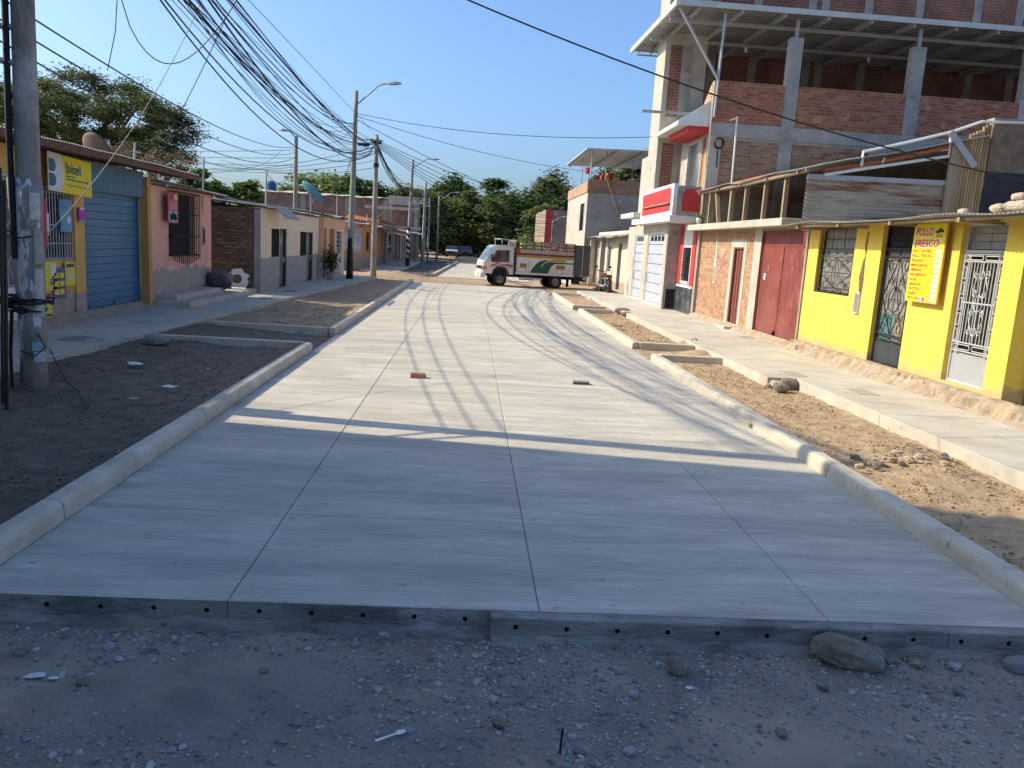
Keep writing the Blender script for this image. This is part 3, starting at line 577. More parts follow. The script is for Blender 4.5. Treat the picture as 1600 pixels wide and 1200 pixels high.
# small poster on the return of the pillar
PF=FY(Y0-.004); ps=thing('wall_poster','small yellow and green poster on the side of the last yellow pillar','poster',PF(7.66,2.2,.0))
part('sheet',MB().fbox(PF,7.53,7.80,2.03,2.38,0,.006),flat('poster_amber',(.75,.42,.05)),ps); part('lower_band',MB().fbox(PF,7.53,7.80,1.9,2.028,0,.006),flat('poster_green',(.35,.6,.2)),ps)
part('phone_mark',MB().lathe(PF(7.6,1.965,.0065),[(.035,0),(.035,.002)],12,(0,-1,0)),flat('phone_green',(.02,.45,.15)),ps)
# ------------------------------------------------------------------ price board
SF=FO((7.33,13.16,1.58),(0,-1,0),(0,0,1),(-1,0,0))
def sgp(px,py): q=QX(px,py,7.33); return (13.16-q.y,q.z-1.58)
W_,H_=.92,1.27
sg=thing('price_board','yellow chicken price board hung between the two iron doors, red lettering','sign',(7.33,12.7,1.6))
part('board',MB().fbox(SF,0,W_,0,H_,-.03,0),flat('board_side',(.62,.42,.12)),sg)
M_sy=flat('sign_yellow',(.86,.70,.02),.45); M_sr=flat('sign_red',(.55,.01,.05),.5); M_sw=flat('sign_white',(.8,.8,.8),.5); M_sb=flat('sign_black',(.02,.02,.02),.5)
part('face',MB().fbox(SF,.012,W_-.012,.012,H_-.012,.0,.003),M_sy,sg)
for tx,v,h,ww in (('POLLO',1.06,.145,.50),('FRESCO',.875,.145,.70)):
    text(tx,SF,.06,v,h,M_sw,sg,.0045,bold=.042,shear=.1,width=ww+.035); text(tx,SF,.072,v+.007,h-.014,M_sr,sg,.006,bold=.02,shear=.1,width=ww)
rows=['POLLO ENTERO','POLLO POR KG','PECHUGA','MENUDENCIA','PIERNAS','ENCUENTROS','ALAS','HIGADOS','PATITAS','DORSO','MOLLEJA']
for i,tx in enumerate(rows):
    v=.80-i*.0765; text(tx,SF,.035+.004*i,v,.05,M_sr,sg,.005,bold=.034,shear=.1,width=min(.62,.046*len(tx)+.02))
    part('price_tag',MB().fbox(SF,.72,.87,v-.006,v+.046,.003,.0055),M_sw,sg)
part('logo',MB().prism(SF,[(.62,1.12),(.66,1.15),(.68,1.14),(.72,1.19),(.75,1.16),(.77,1.2),(.80,1.16),(.84,1.15),(.86,1.11),(.78,1.125),(.70,1.10)],.003,.0055),M_sb,sg)
for a,b in ((1.072,.012),(1.045,.01)): part('logo_line',MB().fbox(SF,.66,.83,a,a+b,.003,.0055),M_sb,sg)
for u,cc in ((.43,(.05,.55,.65)),(.54,(.3,.05,.4))): part('pay_mark',MB().lathe(SF(u,.055,.003),[(.038,0),(.038,.0025)],14,(-1,0,0)),flat('pay_mark_%d'%int(u*100),cc),sg)
# stones weighing the roof
for i,(px,py,s,lb) in enumerate(((1561,332,.13,'pale broken brick weighing down the corrugated eave, flat one'),(1592,322,.12,'topmost pale stone of the little heap on the corrugated eave'),(1585,331,.15,'pale stone at the foot of the little heap on the eave'),(1598,333,.15,'whitish block at the end of the heap on the eave'),(1505,334,.09,'small low brick piece alone on the corrugated eave'))):
    X=7.05; q=QX(px,py,X); mb=rock_mb(s*.8,s,s*.5,i+3,2,.2); zz=2.9+(X-6.82)*.06+s*.42+.01
    if i==1: zz+=.13
    solo('roof_stone',MB().add([(a+X,b+q.y,c+zz) for a,b,c in mb.v],mb.f),mat('pale_stone',(.5,.42,.34),(.38,.28,.2),scale=8,bump=.4),lb,'stone','stones on the corrugated eave',loc=(X,q.y,zz-s*.4))
# ------------------------------------------------------------------ low brick house with red gate
bh=thing('brick_house','low sandy brick house with a red metal gate below an open timber terrace','house',(9.5,21.8,.17))
BF=FX(7.42,-1); RG=(17.68,20.42,.2,2.84); ND=(21.72,22.54,.24,2.40)
mb=MB().wall(BF,17.60,26.0,.05,2.9,[RG,ND],.25); part('wall',mb,M_mort,bh)
bricks(bh,BF,20.95,25.98,.3,2.88,M_brickT,[(21.5,22.78,0,2.88)],lim=230,rz=-PI/2,rng=11)
bricks(bh,BF,21.5,22.78,2.62,2.88,M_brickT,[],lim=20,rz=-PI/2,rng=12)
for a,b,c,d,o in ((20.42,20.93,.15,2.9,.016),(22.56,22.8,.15,2.62,.014),(21.5,21.70,.15,2.62,.014),(21.70,22.56,2.41,2.62,.015),(25.86,26.0,.15,2.9,.018)):
    part('concrete_post',MB().fbox(BF,a,b,c,d,-.02,o),M_concL,bh)
mb=MB().prism(BF,[(24.1,1.35),(24.22,1.3),(24.28,1.9),(24.2,2.2),(24.24,2.6),(24.18,2.75),(24.12,2.3),(24.06,1.8)],.0,.018); part('plaster_patch',mb,M_white,bh)
part('meter_slot',MB().fbox(BF,24.12,24.22,1.38,1.85,.018,.03),M_edge,bh)
gt=part('gate',frame_mb(BF,RG[0],RG[1],RG[2],RG[3],.04,-.1,-.02),M_red,bh)
mid=19.02
mb=MB().prism(BF,[(17.72,.26),(18.92,.22),(19.0,.22),(mid-.005,.45),(mid-.005,2.45),(17.72,2.45)],-.08,-.05); part('gate_leaf',mb,M_red,gt)
mb=MB().prism(BF,[(mid+.005,.55),(mid+.04,.42),(mid+.15,.4),(mid+.22,.26),(20.38,.24),(20.38,2.45),(mid+.005,2.45)],-.08,-.045); part('gate_leaf',mb,M_red,gt)
part('header_panel',MB().fbox(BF,17.72,20.38,2.455,2.8,-.08,-.05),M_red,gt); part('seam_strip',MB().fbox(BF,mid-.03,mid+.03,.6,2.45,-.045,-.036),M_red,gt)
part('dark_gap',MB().fbox(BF,17.7,20.4,.2,.7,-.2,-.12),M_dark,gt)
part('sticker',MB().fbox(BF,20.05,20.15,1.62,1.78,-.045,-.042),M_paperW,gt)
nd=part('door',frame_mb(BF,ND[0],ND[1],ND[2],ND[3],.035,-.1,-.01),mat('red_brown_door',(.23,.07,.05),(.16,.05,.035),scale=4,rough=.5),bh)
for k in range(7):
    a=ND[0]+.04+k*(.74/7); part('rib_panel',MB().prism(FO((7.42,a,ND[2]+.03),(0,1,0),(0,0,1),(-1,0,0)),[(0,0),(.1,0),(.1,2.1),(0,2.1)],-.09,-.055 if k%2 else -.072),MATS['red_brown_door'],nd)
mb=MB(); mb.sheet(lambda a,b:(7.43-.22*b+.05*noise.noise(Vector((a*26,b*2,3)))*(b>0),17.6+8.4*a,.31-.145*b+.03*noise.noise(Vector((a*30,b,9)))*(0<b<1)),110,4); part('rough_footing',mb,M_foot,bh)
part('door_step',MB().bev(7.05,7.45,21.6,22.7,.16,.25,.015),M_concL,bh)
part('ledge',MB().bev(6.95,7.6,18.05,26.25,2.9,3.07,.012),M_concL,bh)
part('terrace_floor',MB().box(7.6,11.2,17.6,25.78,2.92,3.05),M_conc,bh)
part('terrace_rear_wall',MB().box(11.2,11.4,17.6,25.78,.1,5.05),M_adobe,bh)
part('end_wall',MB().box(7.68,11.2,17.62,17.72,.1,2.9),M_adobe,bh)
ROOFZ=lambda x:4.08+(x-7.)*.235
for i,(yy,ln) in enumerate(((25.3,0),(24.55,0),(23.55,-.5),(22.55,0),(21.35,0),(19.95,0),(18.65,0))):
    mb=MB(); w=.045 if i!=3 else .06
    mb.hexa([(7.15,yy-w+ln*.0,3.07),(7.25,yy-w,3.07),(7.25,yy+w,3.07),(7.15,yy+w,3.07),(7.15,yy-w-ln,ROOFZ(7.2)-.05),(7.25,yy-w-ln,ROOFZ(7.2)-.05),(7.25,yy+w-ln,ROOFZ(7.2)-.05),(7.15,yy+w-ln,ROOFZ(7.2)-.05)]); part('post',mb,M_wood,bh)
mb=MB().corr((6.98,17.35,4.09),(0,1,0),8.25,(1,0,.235),4.2,lam=.1,amp=.014,nv=8,wob=.06); part('terrace_roof',mb,M_corr,bh)
mb=MB(); mb.tube([(7.1,17.3,4.05),(7.08,21,4.02),(7.12,25.6,4.06)],.045,6); part('eave_log',mb,M_wood,bh)
mb=MB(); mb.tube([(7.16,19.3,4.15),(7.18,25.5,4.14)],.035,6); part('terracotta_edge',mb,M_terr,bh)
for k in range(5): yy=17.6+k*1.9; part('rafter',MB().hexa([(7.0,yy,ROOFZ(7)-.09),(11.2,yy,ROOFZ(11.2)-.09),(11.2,yy+.06,ROOFZ(11.2)-.09),(7.0,yy+.06,ROOFZ(7)-.09),(7.0,yy,ROOFZ(7)-.02),(11.2,yy,ROOFZ(11.2)-.02),(11.2,yy+.06,ROOFZ(11.2)-.02),(7.0,yy+.06,ROOFZ(7)-.02)]),M_wood,bh)
# end screen of rusted sheet facing down the street
mb=MB().corr((7.2,17.55,3.0),(0,0,1),.92,(1,0,.02),3.4,lam=.085,amp=.013,nv=14); part('end_screen',mb,M_rust,bh)
part('top_channel',MB().hexa([(7.2,17.49,3.9),(11.6,17.49,3.98),(11.6,17.56,3.98),(7.2,17.56,3.9),(7.2,17.49,4.0),(11.6,17.49,4.08),(11.6,17.56,4.08),(7.2,17.56,4.0)]),M_gsteel,bh)
TY=17.42
def tubeq(name,pl,r,m,parent,Y=TY): part(name,MB().tube([QY(a,b,Y) for a,b in pl],r,6),m,parent)
tubeq('white_pipe',[(1346,259),(1349,237),(1420,222),(1488,206),(1535,190),(1600,192)],.035,M_white,bh)
tubeq('white_pipe',[(1288,273),(1360,262),(1482,244),(1487,207)],.035,M_white,bh,TY+.05)
tubeq('terracotta_tube',[(1286,266),(1380,252),(1482,229)],.05,M_terr,bh,TY+.1)
tubeq('pipe_hanger',[(1382,247),(1379,254)],.02,M_white,bh)
q0,q1=QY(1486,206,TY-.06),QY(1524,260,TY-.06); n=(q1-q0).normalized(); p=Vector((n.z,0,-n.x))*.07
part('diagonal_plank',MB().hexa([q0-p,q1-p,q1-p+Vector((0,.04,0)),q0-p+Vector((0,.04,0)),q0+p,q1+p,q1+p+Vector((0,.04,0)),q0+p+Vector((0,.04,0))]),M_gsteel,bh)
part('corner_board',MB().box(10.28,10.5,17.43,17.5,3.0,5.0),M_wood,bh)
for k in range(9): x=10.52+k*.068; part('cane',MB().tube([(x,17.46,3.0),(x+.01,17.46,4.95+random.uniform(-.06,.06)+.04*k)],.03,6),M_bamb,bh)
dw=thing('adobe_wall','stained adobe wall with blue-black lower half beside the cane screen','wall',(12.8,17.6,.1))
part('wall',MB().box(11.14,15.,17.45,17.62,.1,5.36),M_adobe,dw); part('painted_band',MB().fbox(FY(17.45),11.14,15.,3.0,4.3,0,.006),M_navy,dw); part('coping',MB().box(11.1,15,17.4,17.66,5.363,5.42),M_wood,dw)
# potted agave on the ledge
pp=thing('potted_agave','spiky agave in a small white pot on the concrete ledge','plant',(7.08,25.2,3.07))
part('pot',MB().lathe((7.08,25.2,3.07),[(.06,0),(.09,.16),(.1,.2),(.085,.2),(.08,.17)],12),M_white,pp,smooth=True)
for k in range(11):
    a=k*2.4; l=.32+.1*random.random(); d=Vector((math.cos(a),math.sin(a),0)); s=Vector((-d.y,d.x,0)); b=Vector((7.08,25.2,3.25)); mb=MB(); pts=[]
    for t in (0,.35,.7,1): c=b+d*(.05+l*.8*t)+Vector((0,0,l*(1.1*t-.5*t*t))); wd=.025*(1-t)+.004; pts+= [c-s*wd,c+s*wd]
    mb.add(pts,[(0,1,3,2),(2,3,5,4),(4,5,7,6)]); part('leaf',mb,flat('agave_leaf',(.16,.24,.07)),pp)
# ------------------------------------------------------------------ three-storey building
tb=thing('three_storey_building','tall unfinished brick building with red balcony and wide metal roof canopy','building',(12,30,.15))
XB=7.32; SFY=FY(25.8)
part('side_wall',MB().box(XB,27,25.81,26.05,.0,7.52),M_mort,tb)
colx=[(QY(1226,150,25.8).x,QY(1246,150,25.8).x),(QY(1417,150,25.8).x,QY(1438,150,25.8).x),(17.2,17.6)]
hol=[(a-.02,b+.02,0,9) for a,b in colx]+[(QY(1357,235,25.8).x,QY(1385,235,25.8).x,5.55,5.95)]
WF=FY(25.81)
bricks(tb,WF,XB+.02,20.5,6.28,7.52,M_brick,hol,lim=140,rng=5,order=lambda c:c[0]*.3-c[2])
bricks(tb,WF,XB+.4,20.5,4.0,5.82,mat('dusty_brown_brick',(.30,.165,.095),(.21,.11,.065),scale=9,rough=.93,bump=.6,bscale=40,c3=(.34,.26,.18),s3=2.6,t3=(.52,.7),rnd=.28),hol,lim=140,rng=6,order=lambda c:c[0]*.3-c[2])
part('ring_beam',MB().fbox(WF,XB,27,5.86,6.26,-.01,.022),M_conc,tb); part('patch',MB().fbox(WF,hol[-1][0],hol[-1][1],5.5,5.84,-.01,.02),M_conc,tb)
part('corner_plaster',MB().fbox(WF,XB-.0,XB+.38,3.1,5.86,-.01,.02),M_concL,tb)
for i,(a,b) in enumerate(colx):
    part('column',MB().fbox(WF,a,b,3.0,8.95 if i<2 else 9.2,-.24,.03),M_conc,tb); part('column_stub',MB().fbox(WF,(a+b)/2-.05,(a+b)/2+.05,8.95,9.5,-.15,-.05),M_gsteel,tb)
part('terrace_floor',MB().box(XB,27,26.05,32.0,6.1,6.3),M_conc,tb)
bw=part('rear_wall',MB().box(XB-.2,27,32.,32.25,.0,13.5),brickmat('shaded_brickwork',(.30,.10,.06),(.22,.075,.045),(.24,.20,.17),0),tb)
for x in (8.0,8.7,10.3,12.4,12.9,14.6,16.6,18.9,20.6,22.8): part('pilaster',MB().box(x,x+.3,31.95,32.0,6.3,13.5),M_conc,bw)
for x,z in ((9.2,8.6),(11.,8.55),(13.6,8.6),(15.4,8.6)): part('lamp_fitting',MB().lathe((x,29.,9.33),[(.05,0),(.05,-.12),(.02,-.16)],8),M_white,tb)
# street front
TF=FX(XB,-1)
part('front_wall',MB().wall(TF,26.05,36,.1,6.14,[(26.5,27.6,1.15,2.42),(25.98+.12,26.5,4.25,5.85),(26.55,28.2,4.3,5.85)],.22),M_concL,tb)
for a,b in ((26.06,26.48),(27.62,28.08)): part('red_pilaster',MB().fbox(TF,a,b,1.1,3.1,.0,.03),M_redp,tb)
part('white_band',MB().fbox(TF,26.06,28.25,1.03,1.1,0,.035),M_white,tb); part('white_panel',MB().fbox(TF,26.49,27.61,2.45,3.05,0,.02),M_white,tb)
for j in range(3):
    for i in range(4):
        u=26.06+i*.55; part('tile',MB().fbox(TF,u+.004,u+.545,.17+j*.287+.004,.17+(j+1)*.287-.004,0,.03),mat('black_tile',(.055,.06,.068),(.03,.033,.038),scale=3,rough=.35,c3=(.2,.21,.23),s3=2.5,t3=(.52,.75),spec=.5),tb)
def fan_window(u0,u1,z0,z1,sg,name='window'):
    wn=part(name,frame_mb(TF,u0,u1,z0,z1,.05,-.1,.03),M_white,tb); part('pane',MB().fbox(TF,u0+.05,u1-.05,z0+.05,z1-.05,-.09,-.07),M_glass,wn)
    mb=MB(); o=.035; au,az=(u0+.06,z1-.06) if sg>0 else (u1-.06,z1-.06)
    for k in range(15):
        an=R(4+k*6); L=3; bu=au+sg*L*math.sin(an); bz=az-L*math.cos(an); t=min(1,((u1-.05-au) if sg>0 else (au-u0-.05))/max(1e-6,abs(bu-au)),(az-z0-.05)/max(1e-6,az-bz)); bar(mb,TF,[(au,az),(au+(bu-au)*t,az+(bz-az)*t)],o,.011)
    part('fan_grille',mb,M_black if name=='window' else M_wiron,wn)
    mb=MB(); [bar(mb,TF,[(u0+.1+k*(u1-u0-.2)/9,z0+.02),(u0+.1+k*(u1-u0-.2)/9,z0+.1)],.05,.02) for k in range(10)]; 
    if name=='window': part('spikes',mb,M_white,wn)
fan_window(26.5,27.6,1.15,2.42,1); fan_window(26.55,28.2,4.3,5.85,1,'balcony_window')
od=part('balcony_door',MB().fbox(TF,26.11,26.49,4.26,5.5,-.1,-.04),mat('orange_wood',(.5,.22,.07),(.4,.16,.05),scale=3,stretch=(1,1,.2)),tb); part('transom',MB().fbox(TF,26.11,26.49,5.52,5.84,-.1,-.06),M_redp,od)
# garage wing and balcony
GX=6.85; GFr=FX(GX,-1)
part('garage_wall',MB().wall(GFr,28.3,35.2,.1,3.16,[(28.62,31.25,.22,2.86),(32.05,33.75,.22,2.86)],.2),M_concL,tb)
part('garage_side',MB().box(GX+.0,XB,28.1,28.3,.1,3.16),M_conc,tb); part('niche_shade_panel',MB().fbox(FY(28.1),GX+.1,XB-.05,.22,.9,0,.004),M_dark,tb); part('vent',MB().fbox(FY(28.1),GX+.15,GX+.33,2.75,2.9,0,.01),M_edge,tb)  # flat dark panel paints the shade of a low opening
def sectional(u0,u1,z0,z1,n,rail):
    g=part('garage_gate',frame_mb(GFr,u0,u1,z0,z1,.06,-.12,-.02),M_white,tb); h=(z1-z0-.14)/n
    for k in range(n): part('gate_panel',MB().fbox(GFr,u0+.065,u1-.065,z0+.07+k*h+.012,z0+.07+(k+1)*h-.012,-.1,-.05),mat('grey_white_gate',(.42,.45,.50),(.36,.385,.43),scale=2,rough=.5),g)
    for k in range(4): w=(u1-u0-.3)/4; part('gate_light',MB().fbox(GFr,u0+.15+k*w,u0+.15+(k+.75)*w,z1-.3,z1-.12,-.05,-.045),M_glass,g)
    part('gate_backing',MB().fbox(GFr,u0+.06,u1-.06,z0+.06,z1-.06,-.115,-.1),M_gsteel,g); part('gate_handle',MB().fbox(GFr,u1-.16,u1-.13,1.0,1.3,-.05,-.03),M_edge,g)
sectional(28.64,31.23,.22,2.86,7,0); sectional(32.07,33.73,.22,2.86,7,0)
BX=6.42
part('balcony_slab',MB().bev(BX-.06,XB,26.1,32.3,3.17,3.36,.01),M_white,tb)
BFr=FX(BX,-1)
part('balcony_front',MB().fbox(BFr,26.12,31.0,3.36,4.36,-.13,0),M_white,tb); part('balcony_end',MB().box(BX+.13,XB,26.12,26.25,3.36,4.3),M_conc,tb)
part('red_panel',MB().prism(BFr,[(26.45,3.5),(30.75,3.46),(30.8,4.2),(30.6,4.22),(26.6,4.26),(26.42,4.15)],.0,.006),M_redp,tb); part('red_panel',MB().prism(FY(26.12),[(BX+.3,3.5),(XB-.02,3.5),(XB-.02,4.22),(BX+.42,4.22),(BX+.3,4.05)],.0,.006),M_redp,tb)
mb=MB(); bar(mb,BFr,[(26.4,3.75),(30.4,3.74)],.06,.03,6); part('rail_pipe',mb,M_wood,tb)
part('fin_wall',MB().box(BX+.03,XB+.6,29.25,30.7,3.37,13.5),M_concL,tb)
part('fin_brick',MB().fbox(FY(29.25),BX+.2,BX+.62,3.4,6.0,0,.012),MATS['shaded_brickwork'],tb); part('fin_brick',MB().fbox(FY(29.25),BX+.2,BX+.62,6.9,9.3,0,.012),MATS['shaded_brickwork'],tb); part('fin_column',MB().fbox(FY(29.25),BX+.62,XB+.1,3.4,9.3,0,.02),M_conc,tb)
# balcony hood
part('hood',MB().hexa([(BX-.1,26.0,6.15),(XB,26.0,6.15),(XB,29.2,6.15),(BX-.1,29.2,6.15),(BX-.1,26.0,6.28),(XB,26.0,6.95),(XB,29.2,6.95),(BX-.1,29.2,6.28)]),M_white,tb)
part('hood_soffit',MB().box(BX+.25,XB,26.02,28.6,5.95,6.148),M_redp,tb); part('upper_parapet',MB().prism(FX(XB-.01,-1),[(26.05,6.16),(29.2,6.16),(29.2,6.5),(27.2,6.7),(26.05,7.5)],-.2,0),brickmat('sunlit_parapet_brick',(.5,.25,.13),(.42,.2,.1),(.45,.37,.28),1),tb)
part('projecting_pipe',MB().tube([QY(1003,173,26.2),QY(1116,181,26.2)],.05,6),M_gsteel,tb); part('projecting_pipe',MB().tube([QX(1007,232,7.0),QX(1035,226,7.0)],.04,6),M_wood,tb)
# roof canopy
CZ=lambda y:9.6+.025*(y-25.5)
mb=MB(); nl=int(7./.28)
def can(a,b):
    y=25.5+7.1*a; t=(a*nl)%1; return (5.85+20*b,y,CZ(y)+(.05 if .3<t<.6 else 0))
prof=[]; mb=MB()
for k in range(nl):
    for t,z in ((0,0),(.40,0),(.45,.09),(.62,.09),(.67,0)): prof.append((25.5+7.1*(k+t)/nl,z))
prof.append((32.6,0)); n=len(prof)
for X in (5.85,26.05): mb.v+=[(X,y,CZ(y)+z) for y,z in prof]
mb.f=[(i,i+1,n+i+1,n+i) for i in range(n-1)]; cn=part('canopy',mb,M_alu,tb)
part('edge_trim',MB().hexa([(5.8,25.45,9.52),(5.87,25.45,9.52),(5.87,32.65,9.70),(5.8,32.65,9.70),(5.8,25.45,9.70),(5.87,25.45,9.70),(5.87,32.65,9.88),(5.8,32.65,9.88)]),M_canopy,cn); part('edge_trim',MB().box(5.87,26.05,25.42,25.49,9.53,9.68),M_canopy,cn)
for k,x in enumerate([6.5+1.35*i for i in range(15)]): part('canopy_rafter',MB().hexa([(x,25.5,9.44),(x+.06,25.5,9.44),(x+.06,32.,9.60),(x,32.,9.60),(x,25.5,9.585),(x+.06,25.5,9.585),(x+.06,32.,9.745),(x,32.,9.745)]),M_gsteel,cn)
for y in (26.6,29.3): part('canopy_purlin',MB().box(5.9,26,y,y+.06,CZ(y)-.28,CZ(y)-.17),M_gsteel,cn)
for (a,b,c) in (((7.35,25.66,6.4),(7.4,25.66,9.45),.045),((5.95,25.62,9.5),(7.37,25.66,7.5),.05),((8.35,29.2,6.3),(8.35,29.2,9.4),.04),((XB-.2,31.5,6.3),(XB-.2,31.5,9.6),.04)): part('canopy_strut',MB().tube([a,b],c,6),M_gsteel,cn)
mb=MB(); mb.tube([(5.9,31.9,9.68),(8.2,31.9,9.68)],.03,4); mb.tube([(5.9,31.9,9.5),(8.2,31.9,9.5)],.03,4); [mb.tube([(6.+.45*i,31.9,9.5),(6.+.45*i,31.9,9.68)],.02,4) for i in range(5)]; part('truss',mb,M_gsteel,cn)
tubeq('antenna_mast',[(1143,285),(1152,182)],.03,M_white,tb,25.6); tubeq('antenna_arm',[(1152,184),(1140,188)],.025,M_white,tb,25.6)
mb=MB(); ring(mb,WF,QY(1123,224,25.8).x,QY(1123,224,25.8).z,.14,.16,.06,.03); bar(mb,WF,[(QY(1121,235,25.8).x,QY(1121,235,25.8).z),(QY(1119,262,25.8).x,QY(1119,262,25.8).z)],.05,.02); part('cable_coil',mb,M_cable,tb)
# ------------------------------------------------------------------ cream row house and grey two-storey house beyond
ch=thing('cream_house','low cream house with a pink curtain and long tin awning past the garages','house',(9,41,.1))
CF=FX(7.4,-1); part('wall',MB().wall(CF,35.2,47,.1,3.1,[(36.3,37.9,1.2,2.6),(39.5,40.4,.2,2.5),(42.4,43.3,.95,2.4),(44.3,45.6,.2,2.4)],.2),zpeel('cream_plaster',(.60,.53,.40),(.42,.34,.25),.55,.2),ch)
w_=part('window',frame_mb(CF,36.3,37.9,1.2,2.6,.06,-.1,.01),M_white,ch); part('pane',MB().fbox(CF,36.36,37.84,1.26,2.54,-.12,-.1),M_glass,w_)
mb=MB().sheet(lambda a,b:CF(36.4+.75*a,1.15+1.4*b,.03+.03*math.sin(a*26)),26,2); part('curtain',mb,flat('pink_cloth',(.65,.08,.16)),w_)
part('doorway',MB().fbox(CF,39.5,40.4,.2,2.5,-.18,-.14),M_dark,ch); part('door',MB().fbox(CF,44.34,45.56,.2,2.38,-.14,-.08),flat('yellow_door',(.55,.40,.09)),ch)
w_=part('window',frame_mb(CF,42.4,43.3,.95,2.4,.06,-.1,.01),M_white,ch); part('pane',MB().fbox(CF,42.46,43.24,1.01,2.34,-.12,-.1),M_glass,w_)
part('pillar',MB().box(7.0,7.25,43.4,43.65,.1,2.75),M_concL,ch); part('pillar',MB().box(6.9,7.15,46.6,46.85,.1,2.7),M_concL,ch)
part('awning',MB().corr((6.7,35.6,2.78),(0,1,0),11.6,(1,0,.22),.95,lam=.1,amp=.012,nv=3,wob=.1),M_corr,ch); part('side_wall',MB().box(7.6,12,46.8,47,.1,3.1),M_concL,ch); part('flat_roof',MB().box(7.6,12,35.3,46.8,3.0,3.1),M_conc,ch)
part('porch_slab',MB().bev(6.45,7.6,32.6,35.3,3.5,3.68,.01),M_white,ch)
gh=thing('grey_house','grey rendered two-storey house with brick parapet and tilted rooftop shelter','house',(9,52,.1))
part('wall',MB().box(6.66,12.5,47.5,57,.0,5.38),mat('grey_render',(.33,.31,.285),(.26,.245,.225),scale=1.2,bump=.2,c3=(.22,.21,.195),s3=.8),gh)
part('front_render',MB().wall(FX(6.66,-1),47.5,57,.1,5.38,[(49,50.6,3.2,4.9),(49.5,51,.2,2.4)],.03),M_concL,gh) if False else part('front_render',MB().fbox(FX(6.66,-1),47.52,57,.1,5.38,0,.03),M_concL,gh)
wn=part('window',frame_mb(FX(6.63,-1),48.3,50.2,3.1,4.9,.08,0,.03),M_white,gh); part('pane',MB().fbox(FX(6.63,-1),48.38,50.12,3.18,4.82,0,.01),M_glass,wn)
wn=part('window',frame_mb(FX(6.63,-1),51.2,52.6,1.1,2.3,.08,0,.03),M_white,gh); part('pane',MB().fbox(FX(6.63,-1),51.28,52.52,1.18,2.22,0,.01),M_glass,wn)
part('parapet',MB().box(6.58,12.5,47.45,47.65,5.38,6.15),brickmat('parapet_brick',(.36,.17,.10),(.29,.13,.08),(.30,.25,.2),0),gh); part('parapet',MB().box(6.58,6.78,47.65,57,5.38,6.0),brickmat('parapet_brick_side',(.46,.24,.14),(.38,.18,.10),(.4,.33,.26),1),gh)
mb=MB(); mb.hexa([(6.3,46.9,7.72),(11.6,46.9,7.85),(11.6,57,7.85),(6.3,57,7.72),(6.3,46.9,7.78),(11.6,46.9,7.91),(11.6,57,7.91),(6.3,57,7.78)]); sh_=part('shelter_roof',mb,M_canopy,gh)
for x,y in ((6.75,47.6),(7.6,47.6),(9.7,47.6),(10.1,47.6),(6.8,52),(10,52)): part('shelter_post',MB().tube([(x,y,6.0),(x,y,7.76+.0245*(x-6.3)-.03)],.035,6),M_gsteel,gh)
for i in range(4): part('shelter_rafter',MB().box(6.5+1.5*i,6.56+1.5*i,47,56.9,7.6+.037*i,7.71+.037*i),M_gsteel,sh_)
for pl in ([(946,272),(974,361)],[(969,313),(976,360)],[(957,322),(1012,324)]): tubeq('leaning_pole',pl,.04,M_wood,gh,47.2)
def cloth(px0,px1,py0,py1,Y,m,lab,cat,name,grp=None):
    a=QY(px0,py0,Y); b=QY(px1,py1,Y); mb=MB(); mb.sheet(lambda u,v:(a.x+(b.x-a.x)*u,Y+.05*math.sin(u*9+v*3),a.z+(b.z-a.z)*v),10,6); return solo(name,mb,m,lab,cat,grp,loc=(a.x,Y,b.z))
for px0,px1,c,lab in ((938,946,(.5,.03,.03),'red garment hanging on the grey house rooftop beside a yellow one'),(947,951,(.6,.42,.05),'yellow garment hanging between two red ones on the rooftop'),(952,957,(.5,.05,.04),'red garment hanging to one side of the yellow one on the rooftop'),(999,1006,(.35,.03,.05),'dark red cloth hanging near the far rooftop post'),(969,973,(.03,.03,.03),'black garment hanging alone on the grey house rooftop')):
    cloth(px0,px1,270,282,48.0,flat('cloth_%d'%px0,c),lab,'clothing','hanging_garment','washing on the rooftop')
fl=cloth(915,921,261,272,47.3,flat('flag_red',(.6,.02,.05)),'small red and white flag at the corner of the rooftop shelter','flag','flag')
part('white_band',MB().sheet(lambda u,v:(.09+.05*u,-.02+.04*math.sin(u*4),.02+.35*v),4,3),M_sw,fl)
solo('flag_pole',MB().tube([(6.62,47.25,6.0),(6.6,47.25,7.0)],.02,6),M_gsteel,'thin pole carrying the small flag on the grey house','pole',loc=(6.62,47.25,6.0))
# far brick house with red stripe
fb=thing('far_brick_house','distant brick house with a red painted strip beyond the truck','house',(9.5,80,.0))
part('wall',MB().box(7.0,13,78,90,0,5.6),brickmat('far_house_brick',(.33,.22,.16),(.28,.18,.13),(.3,.26,.22),0,1.5),fb); part('red_strip',MB().fbox(FY(78),7.05,7.7,2.4,5.6,0,.02),M_redp,fb); part('green_box',MB().box(4.9,7.0,78.5,81,1.2,2.5),flat('lime_green_paint',(.3,.55,.08)),fb); part('green_base',MB().box(4.95,6.95,78.6,80.9,-.2,1.2),M_concL,fb)
part('balcony_rail',frame_mb(FY(62),6.9,8.0,3.1,4.2,.08,-.05,0),M_white,gh) if False else None
# ================================================================== LEFT SIDE
wear(M_bslate,0,.3,(.10,.19,.26),.6,0,.9); wear(M_pole,0,.5,(.36,.31,.25),.5,.35,1.5)
